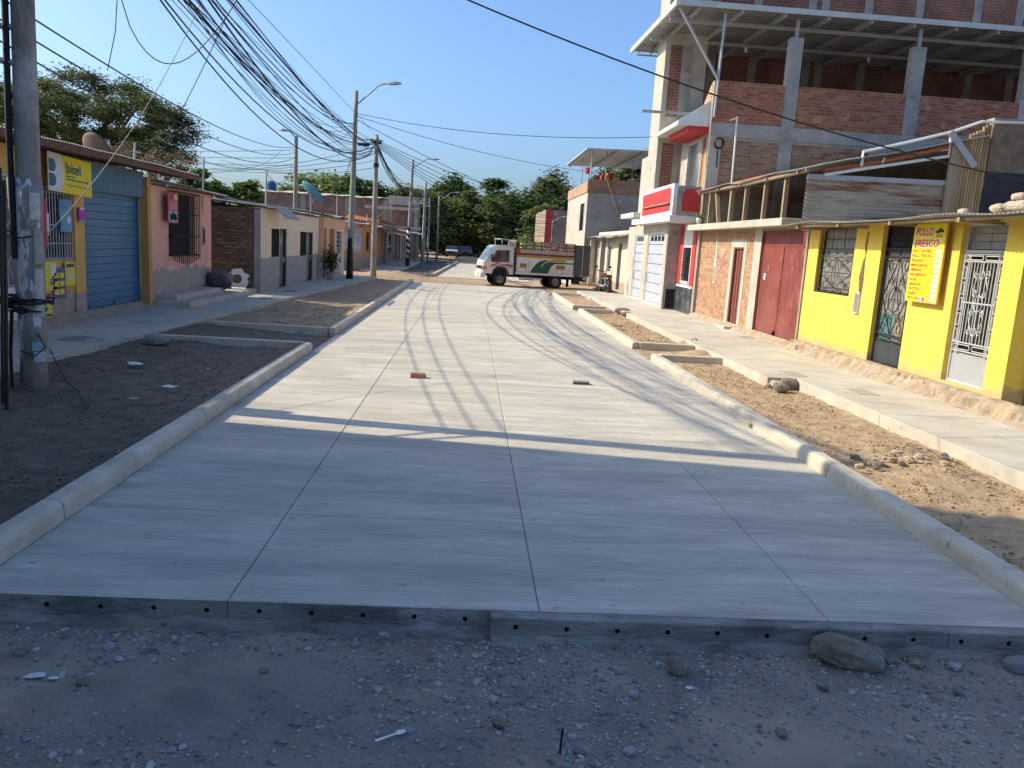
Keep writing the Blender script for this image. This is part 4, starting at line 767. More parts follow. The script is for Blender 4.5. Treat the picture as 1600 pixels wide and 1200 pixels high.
# ------------------------------------------------------------------ shop house with blue shutter
sp=thing('shutter_shop','ochre shop house with a wide blue roller shutter and corrugated red-edged eave','house',(-9.5,15,.17))
LF=FX(-7.5,1); SH=(16.15,18.9,.24,2.66); WN=(14.68,15.72,1.32,2.62); DR=(12.6,14.22,.3,2.75)
M_och=zpeel('peeling_ochre_plaster',(.72,.42,.12),(.42,.34,.26),.72,.2,scale=1.8)
part('wall',MB().wall(LF,9.5,19.1,.1,3.2,[SH,WN,DR],.22),M_och,sp)
part('rear_wall',MB().box(-13,-12.8,9.5,19.1,.1,3.6),M_adobe,sp); part('side_wall',MB().box(-12.8,-7.72,18.9,19.1,.1,3.25),M_adobe,sp); part('side_wall',MB().box(-12.8,-7.72,9.5,9.7,.1,3.25),M_adobe,sp)
sh=part('roller_shutter',frame_mb(LF,*SH,.05,-.12,-.03),M_bslate,sp)
for k in range(16):
    z=SH[2]+.06+k*.15; part('slat',MB().prism(FO((-7.5,SH[0]+.05,z),(0,1,0),(0,0,1),(1,0,0)),[(0,0),(SH[1]-SH[0]-.1,0),(SH[1]-SH[0]-.1,.142),(0,.142)],-.1,-.068+.004*(k%2)),M_bslate,sh)
for y in (16.45,17.6,18.6): part('lock_tab',MB().fbox(LF,y,y+.14,.34,.40,-.065,-.03),M_bsheet,sh)
0 and part('rust_patch',MB().prism(LF,[(17.5,.33),(18.2,.34),(18.15,.5),(17.9,.56),(17.6,.5)],-.064,-.0615),mat('rust_stain',(.16,.09,.05),(.1,.1,.11),scale=9),sh)
hb=MB().corr((-7.42,16.12,2.64),(0,1,0),2.78,(0,0,1),.56,lam=.11,amp=.012); part('header_sheet',hb,M_bsheet,sp)
part('post',MB().hexa([(-7.5,18.92,.15),(-7.32,18.92,.15),(-7.32,19.12,.15),(-7.5,19.12,.15),(-7.5,18.9,3.1),(-7.33,18.9,3.1),(-7.33,19.08,3.1),(-7.5,19.08,3.1)]),M_ochre,sp)
part('pier',MB().fbox(LF,15.74,16.13,.12,2.62,0,.05),M_och,sp)
wn=part('window',frame_mb(LF,*WN,.04,-.14,-.08),M_wiron,sp); part('pane',MB().fbox(LF,WN[0]+.04,WN[1]-.04,WN[2]+.04,WN[3]-.04,-.14,-.12),M_dark,wn)
mb=MB(); [bar(mb,LF,[(WN[0]+.03+k*.098,WN[2]),(WN[0]+.03+k*.098,WN[3])],.02,.011) for k in range(11)]; [bar(mb,LF,[(WN[0],z),(WN[1],z)],.02,.011) for z in (WN[2]+.02,WN[2]+.3,1.95,WN[3]-.1)]; part('bars',mb,M_wiron,wn)
dr=part('lattice_door',frame_mb(LF,*DR,.06,-.14,-.04),M_wiron,sp); part('backing',MB().fbox(LF,DR[0]+.06,DR[1]-.06,.9,DR[3]-.06,-.14,-.11),mat('grey_backing',(.2,.19,.175),(.15,.145,.135)),dr); part('white_kick',MB().fbox(LF,DR[0]+.06,DR[1]-.06,.36,.9,-.12,-.06),M_white,dr)
mb=MB()
for a in range(3):
    u=DR[0]+.1+a*.48
    for z in (.95,1.55): 
        bar(mb,LF,[(u,z+.3),(u+.24,z+.6),(u+.48,z+.3),(u+.24,z),(u,z+.3)],-.06,.012)
    bar(mb,LF,[(u,.9),(u,2.7)],-.06,.012)
for z in (.93,2.2,2.35,2.5,2.65): bar(mb,LF,[(DR[0],z),(DR[1],z)],-.06,.012)
part('lattice',mb,M_wiron,dr)
mb=MB().sheet(lambda a,b:(-7.5+.02+.28*b+.03*noise.noise(Vector((a*40,b,3)))*(b>0),10.6+8.5*a,.32-.15*b+.03*noise.noise(Vector((a*40,b,8)))*(0<b<1)),110,3); part('rough_footing',mb,M_foot,sp)
part('roof',MB().corr((-7.02,9.45,3.36),(0,1,0),12.05,(-1,0,.05),6.2,lam=.09,amp=.014,nv=4,wob=.02),M_corr,sp); part('fascia',MB().box(-7.06,-7.0,9.45,21.45,3.22,3.335),M_redroof,sp); part('soffit_beam',MB().box(-7.5,-7.07,9.5,21.4,3.245,3.31),M_redroof,sp)
# banner
def onL(px,py,X=-7.38): return QX(px,py,X)
bn=thing('shop_banner','yellow and white phone shop banner hung over the barred window','banner',(-7.38,15.5,2.5))
BN=FO((-7.38,14.66,2.55),(0,1,-.035),(0,.0,1),(1,0,0)); BW,BHt=1.66,.66
M_by=flat('banner_yellow',(.80,.67,.01),.45); M_bt=flat('banner_teal',(.01,.12,.15),.45); M_bw=flat('banner_white',(.68,.67,.66),.5)
mb=MB().sheet(lambda a,b:BN(BW*a,BHt*b,.012*noise.noise(Vector((a*4,b*3,2)))),20,8); part('cloth',mb,M_by,bn)
arc=[(0,0)]+[(.50*math.cos(t*.16-.72)+.06,.33+.5*math.sin(t*.16-.72)) for t in range(10)]+[(0,BHt)]
part('white_field',MB().prism(BN,[(max(0,a),min(BHt,max(0,b))) for a,b in arc],.016,.018),M_bw,bn)
for c in (.44,.19): part('emblem',MB().prism(BN,[(.03,c-.11)]+[(.16+.11*math.cos(t*PI/8-PI/2),c+.11*math.sin(t*PI/8-PI/2)) for t in range(9)]+[(.03,c+.11)],.02,.022),M_bt,bn)
text('bitel',BN,.66,.36,.19,M_bt,bn,.02,bold=.006,width=.54)
for (u,v,wd,h) in ((.67,.30,.3,.018),(.67,.245,.62,.02),(1.36,.245,.12,.03),(.68,.15,.55,.012),(1.25,.15,.28,.012)): part('small_print',MB().fbox(BN,u,u+wd,v,v+h,.017,.0195),M_bt,bn)
# posters on the lower wall, packets in the window
def poster(px0,px1,py0,py1,c,lab,name='poster',marks=(),X=-7.44,cat='poster',grp='posters on the ochre wall'):
    a=QX(px0,py1,X); b=QX(px1,py0,X); F=FX(X,1); t=thing(name,lab,cat,(X,a.y,a.z),grp); part('sheet',MB().fbox(F,a.y,b.y,a.z,b.z,-.012,0),flat('paper_%d_%d'%(px0,py0),c),t); w,h=b.y-a.y,b.z-a.z
    for (u0,u1,v0,v1,cc) in marks:
        part('print',MB().fbox(F,a.y+w*u0,a.y+w*u1,a.z+h*v0,a.z+h*v1,0,.002),flat('ink_%d%d%d'%tuple(int(q*99) for q in cc),cc),t)
    return t,F,a,w,h
YL=(.78,.62,.05); PU=(.12,.10,.24); RD=(.6,.05,.08); WH=(.7,.7,.7); NV=(.05,.06,.2)
t_,F_,a_,w_,h_=poster(72,88,408,455,YL,'yellow data offer poster with purple letters under the barred window',marks=((.5,.95,.5,.9,WH),)); text('GB',F_,a_.y+w_*.35,a_.z+h_*.2,.11,flat('violet_ink',(.2,.02,.3)),t_,.003,bold=.03)
poster(84,102,418,467,PU,'dark violet price list poster with yellow boxes',marks=tuple((.1+.42*i,.45+.42*i,.12+.27*j,.3+.27*j,YL) for i in range(2) for j in range(3)))
t_,F_,a_,w_,h_=poster(103,117,409,447,YL,'yellow poster with a large number beside the violet price list',marks=((.1,.9,.78,.92,NV),)); text('30',F_,a_.y+w_*.25,a_.z+h_*.25,.13,M_bw,t_,.003,bold=.03)
poster(70,81,455,498,(.72,.6,.1),'narrow strip of stacked price stickers low on the ochre wall',marks=((.1,.9,.8,.95,RD),(.1,.9,.52,.68,(.7,.15,.3)),(.1,.9,.25,.4,YL),(.1,.9,.05,.15,NV)))
pk=thing('hanging_packet','blue and white snack packet hanging in the barred window','packet',(-7.42,15.5,2.0)); a=QX(94,362,-7.42); b=QX(110,313,-7.42)
part('bag',MB().sheet(lambda u,v:(-7.42+.03*math.sin(u*PI)+.01*math.sin(v*7),a.y+(b.y-a.y)*u,a.z+(b.z-a.z)*v),6,8),mat('packet_blue',(.25,.42,.5),(.07,.2,.32),scale=5),pk); part('roundel',MB().lathe((-7.385,(a.y+b.y)/2+.05,a.z+.22),[(.07,0),(.07,.003)],12,(1,0,0)),M_bw,pk)
pk=thing('hanging_packet','red and white strip of packets hung at the window edge','packet',(-7.43,14.75,2.0)); a=QX(67,388,-7.43); b=QX(72,310,-7.43); part('strip',MB().fbox(FX(-7.43,1),a.y,b.y,a.z,b.z,-.02,0),flat('strip_red',(.5,.04,.06)),pk); part('white_strip',MB().fbox(FX(-7.43,1),b.y,b.y+.07,a.z+.2,b.z-.25,-.02,0),M_bw,pk)
poster(124,133,325,347,(.55,.05,.35),'small pink and teal sticker at the edge of the blue shutter','sticker',((0,1,.0,.15,(.05,.4,.45)),(.2,.8,.85,1,WH)),-7.4,'sticker',None)
# dish on the shop roof
def dish(loc,r,aim,m,label,pole):
    t=thing('satellite_dish',label,'satellite dish',loc); o=Vector(loc)+Vector((0,0,pole)); ax=Vector(aim).normalized()
    part('reflector',MB().lathe(o-ax*.02,[(r*.02,.0)]+[(r*k/6,r*.28*(k/6)**2) for k in range(1,7)],24,ax),m,t,smooth=True); part('mast',MB().tube([loc,o-ax*.02],.03,6),M_gsteel,t)
    f=o+ax*r*.9+Vector((0,0,-r*.1)); part('feed_arm',MB().tube([o+ax*.05+Vector((0,0,-r*.8)),f],.018,5),M_gsteel,t); part('feed_horn',MB().lathe(f,[(.04,-.06),(.05,.06)],8,-ax),M_white,t)
q=QY(130,244,19.); dish((-8.5,19.0,3.3),.40,(.35,.75,.5),mat('brown_dish',(.15,.10,.08),(.10,.07,.055),scale=4),'brown rusty satellite dish standing on the corrugated shop roof',.3)
# ------------------------------------------------------------------ pink house
pk=thing('pink_house','pink plastered house with a tall black window cage and bare cement foot','house',(-9.5,21.5,.17))
PFm=FX(-7.4,1); PW=(20.35,22.2,1.3,2.85)
part('wall',MB().wall(PFm,19.14,23.62,.1,2.95,[PW],.2),zpeel('peeling_pink_plaster',(.80,.43,.32),(.40,.36,.31),.98,.13,scale=2.4),pk)
part('end_wall',MB().box(-12,-7.4-.2,23.42,23.62,.1,2.95),M_adobe,pk)
part('roof',MB().corr((-7.05,19.2,3.0),(0,1,0),4.9,(-1,0,.12),5,lam=.1,amp=.02,nv=5,wob=.08),M_corr,pk)
for k in range(6): part('rafter_end',MB().box(-7.75,-7.15,19.5+k*.8,19.58+k*.8,2.955,2.99),M_wood,pk)
part('bracket',MB().prism(PFm,[(22.75,2.9),(22.95,2.9),(22.85,2.4)],.0,.02),M_conc,pk)
wn=part('window',MB().fbox(PFm,PW[0],PW[1],PW[2],PW[3],-.19,-.15),M_dark,pk)
mb=MB(); nb=15
for k in range(nb):
    u=20.3+k*(1.95/(nb-1)); zb=1.22-.16*(1-abs(k-(nb-1)/2)/((nb-1)/2)); bar(mb,PFm,[(u,zb),(u,2.9)],.13,.013)
for z in (1.32,1.8,2.35,2.88):
    bar(mb,PFm,[(20.3,z),(22.25,z)],.13,.014); [bar(mb,FY(y),[(-7.4,z),(-7.27,z)],0,.013) for y in (20.3,22.25)]
part('cage',mb,M_black,wn)
mb=part('meter_box',MB().fbox(PFm,22.8,23.0,1.55,2.1,0,.03),M_gsteel,pk); part('meter_glass',MB().fbox(PFm,22.83,22.97,1.62,2.02,.03,.035),M_dark,mb)
poster(263,278,303,348,(.5,.1,.13),'red and pink drinks poster fixed on the black window cage','poster',((.15,.5,.8,.97,(.4,.03,.1)),(.6,.95,.78,.97,(.7,.5,.1)),(.1,.9,.45,.7,(.6,.2,.25)),(.08,.9,.05,.4,(.3,.42,.5)),(.2,.4,.08,.3,(.1,.25,.1)),(.6,.85,.1,.3,(.55,.1,.08)),(.42,.58,.12,.38,(.6,.4,.1))),-7.23,'poster',None)
pf=struct('raised_patio'); part('patio_slab',MB().bev(-7.45,-6.5,19.2,25.1,.1,.3,.02),M_walk,pf); part('patio_step',MB().bev(-7.42,-6.95,19.6,23.4,.3,.42,.015),M_walk,pf)
for i,(px,py,s) in enumerate(((297,471,.09),(275,476,.06))):
    q=G(px,py,.2); r_=rock_mb(s*1.2,s,s*.6,40+i); solo('stone',MB().add([(a+q.x,b+q.y,c+.17+s*.5) for a,b,c in r_.v],r_.f),M_rock,('dark broken stone at the edge of the raised patio','small stone beside the broken stone at the patio edge')[i],'stone',loc=(q.x,q.y,.17))
# rubbish
rb=rock_mb(.33,.3,.27,61,3,.3,2.2); q=QX(327,440,-6.95)
solo('rubbish_bag',MB().add([(a-7.05,b+23.3,c+.42+.2) for a,b,c in rb.v],rb.f),mat('dark_plastic',(.035,.03,.045),(.16,.13,.12),scale=4,rough=.35,bump=.5,bscale=12),'dark full rubbish bag slumped on the patio by the pink wall','rubbish bag',smooth=True,loc=(-7.05,23.3,.42))
cb=thing('fan_carton','torn white carton with a brown round print leaning on the brown brick wall','carton',(-6.98,24.7,.3))
KF=FO((-7.22,24.62,.3),(1,.15,0),(0,.22,1),(.15,-1,.2)); part('panel',MB().prism(KF,[(.02,.05),(.5,0),(.58,.22),(.53,.3),(.6,.42),(.42,.5),(.36,.62),(.1,.58),(.0,.4)],-.02,0),M_paperW,cb); part('round_print',MB().lathe(KF(.24,.29,.0),[(.14,0),(.14,.004)],20,KF.n),flat('carton_brown',(.16,.09,.05)),cb); part('loose_flap',MB().prism(FO((-7.1,24.2,.31),(1,.1,0),(0,1,.08),(0,0,1)),[(0,0),(.5,.05),(.42,.32),(.05,.25)],0,.02),M_paperW,cb)
# ------------------------------------------------------------------ cream and grey house with brown brick flank
ce=thing('two_tone_house','cream over grey cement house with a brown brick flank and dark doors','house',(-8.5,30,.17))
part('flank_wall',MB().box(-9.5,-6.42,25.2,25.4,.1,2.72),M_mortD,ce); bricks(ce,FY(25.2),-8.2,-6.62,.2,2.68,M_brickD,[],L=.26,H=.085,J=.014,D=.022,lim=300,rng=21)
part('cement_corner',MB().fbox(FY(25.2),-6.6,-6.42,.1,2.7,-.01,.03),M_conc,ce)
EF=FX(-6.4,1); O=[(26.5,27.62,1.23,2.14),(27.66,28.7,.18,2.16),(30.9,32.12,1.2,2.1),(32.16,33.4,.18,2.1)]
part('wall',MB().wall(EF,25.2,34.6,.1,2.75,O,.2),zpeel('cream_over_cement',(.80,.66,.48),(.38,.37,.35),1.22,.012,bot2=(.28,.275,.265)),ce)
M_dgd=mat('dark_green_door',(.03,.04,.04),(.02,.027,.027),scale=5,rough=.5)
for i,h in enumerate(O):
    if i%2==0:
        w=part('window',frame_mb(EF,*h,.05,-.12,-.02),M_black,ce); part('pane',MB().fbox(EF,h[0]+.05,h[1]-.05,h[2]+.05,h[3]-.05,-.12,-.1),M_glass,w); mb=MB(); [bar(mb,EF,[(h[0]+.08+k*.12,h[2]),(h[0]+.08+k*.12,h[3])],-.01,.012) for k in range(int((h[1]-h[0]-.1)/.12)+1)]; part('bars',mb,M_black,w)
    else:
        w=part('door',frame_mb(EF,*h,.05,-.14,-.04),M_dgd,ce); part('leaf_panel',MB().fbox(EF,h[0]+.05,h[1]-.05,h[2],h[3]-.05,-.14,-.1),M_dgd,w); mb=MB(); [bar(mb,EF,[(h[0]+.12+k*.2,h[2]+.1),(h[0]+.12+k*.2,h[3]-.1)],-.09,.012) for k in range(4)]; spiral(mb,EF,(h[0]+h[1])/2,1.7,.18,0,1.5,-.09,.012); part('ironwork',mb,M_wiron,w); part('handle',MB().fbox(EF,h[1]-.16,h[1]-.13,1.0,1.2,-.1,-.05),M_wiron,w)
part('roof',MB().corr((-6.22,25.0,2.79),(0,1,0),9.7,(-1,0,.08),5,lam=.1,amp=.018,nv=5,wob=.05),M_corr,ce)
part('slipped_sheet',MB().corr((-6.12,25.5,2.82),(0,1,0),2.0,(.35,.25,-.34),.55,lam=.12,amp=.02,nv=2),M_gsteel,ce)
for k in range(10): part('rafter_end',MB().box(-6.45,-6.24,28.4+k*.58,28.46+k*.58,2.70,2.765),M_wood,ce)
part('rear_wall',MB().box(-11.5,-11.3,25.4,34.6,.1,3.1),M_adobe,ce)
# ------------------------------------------------------------------ salmon house
sa=thing('salmon_house','salmon house with a narrow orange door beside the striped lamp post','house',(-8.2,37.5,.17))
AF=FX(-6.2,1); O=[(34.75,35.3,.2,2.3),(36.0,37.35,.25,2.3),(37.9,39.5,1.1,2.28)]
part('wall',MB().wall(AF,34.62,40.3,.1,2.78,O,.2),zpeel('salmon_over_white',(.78,.48,.30),(.6,.57,.52),1.1,.03),sa); part('end_wall',MB().box(-11,-6.4,40.1,40.3,.1,2.78),M_ochre,sa)
part('door',MB().fbox(AF,34.75,35.3,.2,2.3,-.14,-.08),flat('maroon_door',(.12,.03,.03)),sa); d=part('door',MB().fbox(AF,36.02,37.33,.25,2.28,-.12,-.06),mat('orange_brown_door',(.40,.16,.035),(.3,.12,.03),scale=3,stretch=(1,1,.2)),sa); part('door_rail',MB().fbox(AF,36.02,37.33,1.2,1.24,-.06,-.03),M_wood,d)
w=part('window',frame_mb(AF,37.9,39.5,1.1,2.28,.06,-.12,0),M_white,sa); part('pane',MB().fbox(AF,37.96,39.44,1.16,2.22,-.12,-.1),M_glass,w); mb=MB(); [bar(mb,AF,[(37.95,1.25+.2*k),(39.45,1.25+.2*k)],.0,.015) for k in range(5)]; part('bars',mb,M_wiron,w)
part('roof',MB().corr((-5.95,34.6,2.84),(0,1,0),5.9,(-1,0,.1),4.8,lam=.1,amp=.018,nv=4,wob=.08),M_corr,sa); part('fascia',MB().box(-6.35,-6.0,34.62,40.3,2.79,2.81),M_wood,sa); part('rear_wall',MB().box(-11,-10.8,34.6,40.1,.1,3.1),M_adobe,sa)
q=QX(503,330,-6.6); dish((-6.75,34.6,2.92),.6,(.55,.35,.72),mat('blue_dish',(.10,.26,.36),(.07,.2,.29),scale=3),'blue satellite dish on the roof between the cream and salmon houses',.75)
# ------------------------------------------------------------------ houses beyond the dirt cross street
mu=thing('mural_house','orange house with a faded blue and white mural on its flank wall','house',(-8.5,52,.1))
part('flank_wall',MB().box(-14,-6.4,48,48.25,.0,2.55),zpeel('flaking_flank',(.46,.33,.24),(.34,.27,.21),1.1,.35),mu); part('mural',MB().fbox(FY(48),-8.3,-6.45,1.25,2.2,0,.006),mat('mural_paint',(.55,.6,.62),(.16,.3,.42),scale=1.8,c3=(.45,.38,.32),s3=3),mu)
OF=FX(-6.38,1); part('wall',MB().wall(OF,48.25,58,.0,2.7,[(50,51.6,1.1,2.3),(52.6,53.8,.15,2.3)],.2),zpeel('orange_over_grey',(.56,.25,.10),(.28,.26,.24),.75,.03),mu); part('window',MB().fbox(OF,50,51.6,1.1,2.3,-.12,-.05),M_glass,mu); part('door',MB().fbox(OF,52.6,53.8,.15,2.3,-.12,-.05),M_dgd,mu)
part('roof',MB().corr((-6.0,47.8,2.74),(0,1,0),10.4,(-1,0,.08),6,lam=.2,amp=.025,nv=4,wob=.12),M_corr,mu); part('roof_log',MB().tube([(-6.0,47.6,2.95),(-5.95,66,2.85)],.07,6),M_wood,mu)
bs=thing('awning_shop','small brick shop with a red sheet awning on posts beyond the mural house','house',(-8.5,63,.1))
part('wall',MB().wall(OF,58,68,.0,3.2,[(60,61.5,.15,2.4),(63.5,65.5,.9,2.3)],.2),brickmat('shop_brick',(.30,.17,.11),(.25,.14,.09),(.3,.25,.2),1,1.4),bs); part('door',MB().fbox(OF,60,61.5,.15,2.4,-.12,-.05),flat('blue_black_door',(.03,.05,.08)),bs); part('window',MB().fbox(OF,63.5,65.5,.9,2.3,-.12,-.05),M_glass,bs)
part('awning',MB().corr((-6.38,55.5,2.62),(0,1,0),6.2,(1,0,-.22),1.7,lam=.2,amp=.025,nv=3,wob=.08),mat('red_sheet',(.36,.17,.12),(.27,.12,.09),scale=3),bs)
for y in (56.5,58.5,60.5): part('post',MB().tube([(-4.85,y,.1),(-4.85,y,2.28)],.05,6),M_concL,bs)
part('tile_roof',MB().hexa([(-6.2,57,3.2),(-6.2,68,3.2),(-11,68,3.9),(-11,57,3.9),(-6.2,57,3.28),(-6.2,68,3.28),(-11,68,3.98),(-11,57,3.98)]),M_terr,bs)
ds=thing('dark_shop','deep shaded shopfront behind the black and white striped lamp post','house',(-8.5,74,.1))
part('wall',MB().wall(OF,68,84,.0,2.9,[(69,71,.15,2.4),(72.5,75,.15,2.4),(77,79,.9,2.2)],.2),M_conc,ds); part('opening',MB().fbox(OF,69,71,.15,2.4,-.19,-.15),M_dark,ds); part('opening',MB().fbox(OF,72.5,75,.15,2.4,-.19,-.15),M_dark,ds); part('window',MB().fbox(OF,77,79,.9,2.2,-.12,-.08),M_glass,ds); part('awning',MB().corr((-6.38,67.,2.75),(0,1,0),14,(1,0,-.12),1.9,lam=.25,amp=.03,nv=3,wob=.1),M_corr,ds)
for y in (68,72,76,80): part('post',MB().tube([(-4.6,y,.1),(-4.6,y,2.55)],.05,6),M_wood,ds)
# long brick building behind
lb=thing('long_brick_building','long two-storey brick building with pale roof edge behind the low houses','building',(-14,86,.0))
LZ=QY(500,305,84).z; part('wall',MB().box(QY(385,300,84).x,-6.1,84,96,0,LZ),brickmat('long_wall_brick',(.31,.155,.105),(.25,.12,.085),(.3,.25,.21),0,1.6),lb)
for px in (388,470,540,600): x=QY(px,300,84).x; part('column',MB().box(x,x+.5,83.93,84,0,LZ-.02),M_conc,lb)
mb=MB().sheet(lambda a,b:(QY(385,300,84).x-.3+(-5.7-QY(385,300,84).x)*a,83.6+2.5*b,LZ+.05+.15*noise.noise(Vector((a*14,b,1)))+.25*b),60,2); part('roof_edge',mb,M_concL,lb)
part('roof_slab',MB().box(-8.2,-5.4,80.5,83.9,LZ-.55,LZ+.25),M_concL,lb); part('frame_beam',MB().box(-10.5,-5.2,80.4,80.7,4.75,5.05),M_concL,lb); part('frame_beam',MB().box(-13,-5.0,80.4,80.7,2.95,3.2),M_concL,lb)
for x in (-5.5,-8.0): part('frame_post',MB().box(x-.15,x+.15,80.45,80.65,.1,LZ-.55),M_conc,lb)
part('red_lean_to',MB().hexa([(-12,78,3.6),(-7.5,78,3.2),(-7.5,80.4,3.4),(-12,80.4,4.0),(-12,78,3.68),(-7.5,78,3.28),(-7.5,80.4,3.48),(-12,80.4,4.08)]),M_terr,lb); part('brace',MB().tube([(-10.2,80.55,3.2),(-8.1,80.55,4.8)],.1,6),M_wood,lb)
q=QY(423,293,86); LB=LZ+.1; tk=thing('water_tank','blue plastic rooftop water tank with a dark lid','water tank',(q.x,86,LB))
part('tank',MB().lathe((q.x,86,LB),[(.56,0),(.58,.1),(.55,.14),(.58,.3),(.55,.34),(.58,.5),(.55,.55),(.57,.75),(.5,.95),(.3,1.05)],20),flat('tank_blue',(.02,.10,.22)),tk,smooth=True); part('lid',MB().lathe((q.x,86,LB+1.05),[(.3,0),(.3,.08),(.05,.14)],16),M_gsteel,tk)
# ------------------------------------------------------------------ building left of the camera whose shade lies across the near slabs
nb=thing('corner_building','tall rendered corner building standing before the shutter shop, shading the road','building',(-11,4,0))
part('front_block',MB().box(-14,-7.0,1.0,9.42,0,8.35),M_concL,nb); part('rear_block',MB().box(-14.2,-7.02,-9,8.45,-.1,11.2),M_conc,nb)
for y in (2.2,4.6,7): 
    for z in (1.0,4.2): w=part('window',frame_mb(FX(-7.0,1),y,y+1.4,z,z+1.5,.07,0,.04),M_white,nb); part('pane',MB().fbox(FX(-7.0,1),y+.07,y+1.33,z+.07,z+1.43,0,.01),M_glass,w)
# ================================================================== POLES
def taper(mb,b,t,r0,r1,n=16,k=6):
    b,t=Vector(b),Vector(t); mb.tube([b+(t-b)*i/k for i in range(k+1)],r0,n,True,r1); return mb
def pole(base,h,r0,r1,label,name='utility_pole',cat='utility pole',group=None,bands=None,lean=(0,0)):
    t=thing(name,label,cat,base,group); top=(base[0]+lean[0],base[1]+lean[1],base[2]+h)
    part('shaft',taper(MB(),(base[0],base[1],base[2]-.3),top,r0,r1),M_pole,t,smooth=True); return t
def lamp_arm(t,p0,tip,headlen=.55,r=.035):
    p0,tip=Vector(p0),Vector(tip); m=p0+(tip-p0)*.72+Vector((0,0,(tip-p0).length*.10)); pts=[p0+(m-p0)*i/5 for i in range(5)]+[m]+[m+(tip-m)*.5+Vector((0,0,.03)),tip]
    part('arm',MB().tube(pts,r,8),M_gsteel,t,smooth=True); d=(tip-m); d.z*=.3; d.normalize(); s=Vector((-d.y,d.x,0)).normalized(); u=s.cross(d)*-1
    F=FO(tip,d,s,(0,0,1)); mb=MB(); prof=[(-.05,.05,.03),(.1,.10,.06),(.3,.14,.075),(headlen,.11,.05),(headlen+.06,.05,.02)]
    vs=[]; fs=[]
    for x,w,hh in prof: vs+=[F(x,-w,-.02),F(x,w,-.02),F(x,w*.7,hh),F(x,-w*.7,hh)]
    for i in range(len(prof)-1):
        for k in range(4): fs.append((i*4+k,i*4+(k+1)%4,i*4+4+(k+1)%4,i*4+4+k))
    fs+=[(0,1,2,3),tuple(4*(len(prof)-1)+k for k in range(4))]; mb.add(vs,fs)
    h=part('lamp_head',mb,M_gsteel,t); part('lens',MB().prism(F,[(.1,-.08),(.48,-.1),(.48,.1),(.1,.08)],-.045,-.021),M_frost,h)
pb=(-5.06,9.6,.08)
P1=pole(pb,7.1,.14,.105,'thick concrete utility pole wrapped in cables, standing in the dark planting bed',lean=(.06,0))
part('flaking_paint',taper(MB(),(-5.056,9.6,.45),(-5.04,9.6,2.5),.1415,.136),mat('flaked_white_on_concrete',(.32,.295,.26),(.2,.185,.165),scale=4,stretch=(1,1,.4),bump=.6,bscale=25,c3=(.62,.6,.56),s3=5,t3=(.545,.57)),P1,smooth=True); part('old_post',taper(MB(),(-5.2,9.75,-.1),(-5.34,9.85,2.52),.075,.08,4,3),mat('whitewashed_post',(.42,.42,.41),(.22,.21,.19),scale=6,stretch=(1,1,.3),c3=(.1,.25,.42),s3=2.2,t3=(.64,.68)),P1)
part('conduit',MB().tube([(-5.17,9.5,1.6),(-5.17,9.49,3),(-5.14,9.49,5),(-5.13,9.49,7.1)],.035,6),M_cable,P1); part('conduit',MB().tube([(-5.21,9.54,2.2),(-5.19,9.53,4),(-5.18,9.52,6)],.022,6),M_cable,P1)
for z in (4.1,3.72): part('bracket',MB().tube([(-5.05,9.55,z),(-5.75,9.2,z-.02+(.1 if z<4 else 0))],.035,4),M_gsteel,P1)
def coil(mb,c,rx,ry,z,n,r=.012,seed=1):
    rg=random.Random(seed); pts=[]
    for i in range(n*14):
        a=2*PI*i/14; q=1+.18*math.sin(i*.31+seed); pts.append((c[0]+rx*q*math.cos(a),c[1]+ry*q*math.sin(a),z+.035*math.sin(i*.23)+.025*rg.uniform(-1,1)))
    return mb.tube(pts,r,5)
part('cable_coil',coil(coil(MB(),(-5.12,9.62),.24,.2,1.12,5,.014,1),(-5.14,9.6),.2,.19,1.02,3,.012,4),M_cable,P1)
part('loose_cable',MB().tube([(-5.3,9.6,1.08),(-5.7,9.45,1.15),(-6.2,9.3,1.12)],.03,6),M_cable,P1); part('loose_cable',MB().tube([(-5.26,9.55,1.0),(-5.28,9.52,.5),(-5.27,9.5,.1)],.02,6),M_cable,P1)
part('loose_cable',MB().tube([(-4.95,9.5,.75),(-4.85,9.45,.6),(-4.95,9.42,.5),(-5.12,9.44,.55)],.008,5),M_cable,P1); part('wire_tie',coil(MB(),(-5.12,9.66),.22,.2,1.88,2,.008,7),M_cable,P1)
cw=lambda z0,z1,a0,a1,r=.145:MB().sheet(lambda u,v:(-5.04+r*math.cos(a0+(a1-a0)*u),9.6+r*math.sin(a0+(a1-a0)*u),z0+(z1-z0)*v),6,1)
for z0,z1,a0,a1,c in ((2.05,2.35,-1.1,-.3,(.6,.57,.52)),(.95,1.5,-.95,-.2,(.55,.52,.47)),(.55,.66,-1.3,-.4,(.35,.5,.58)),(.42,.54,-1.2,-.3,(.6,.6,.58)),(1.55,1.95,-.9,-.1,(.42,.38,.33))): part('torn_bill',cw(z0,z1,a0,a1),mat('bill_%d'%int(z0*100),c,tuple(v*.6 for v in c),scale=14),P1)
for i,(px,py0,py1,r) in enumerate(((9,640,282,.02),(3,632,262,.016),(32,600,430,.012))):
    b=G(px,py0,.06); q=QY(px-(3 if i<2 else 0),py1,b.y); solo('iron_rod',MB().tube([(b.x,b.y,-.1),(b.x+(q.x-b.x)*.5+.01,b.y,q.z*.5),(q.x,b.y,q.z)],r,6),M_black,('thick black iron rod driven upright in the dark bed by the pole','thinner black iron rod next to the thick one by the pole','slim black rod between the iron rods and the pole')[i],'rod',loc=(b.x,b.y,0))
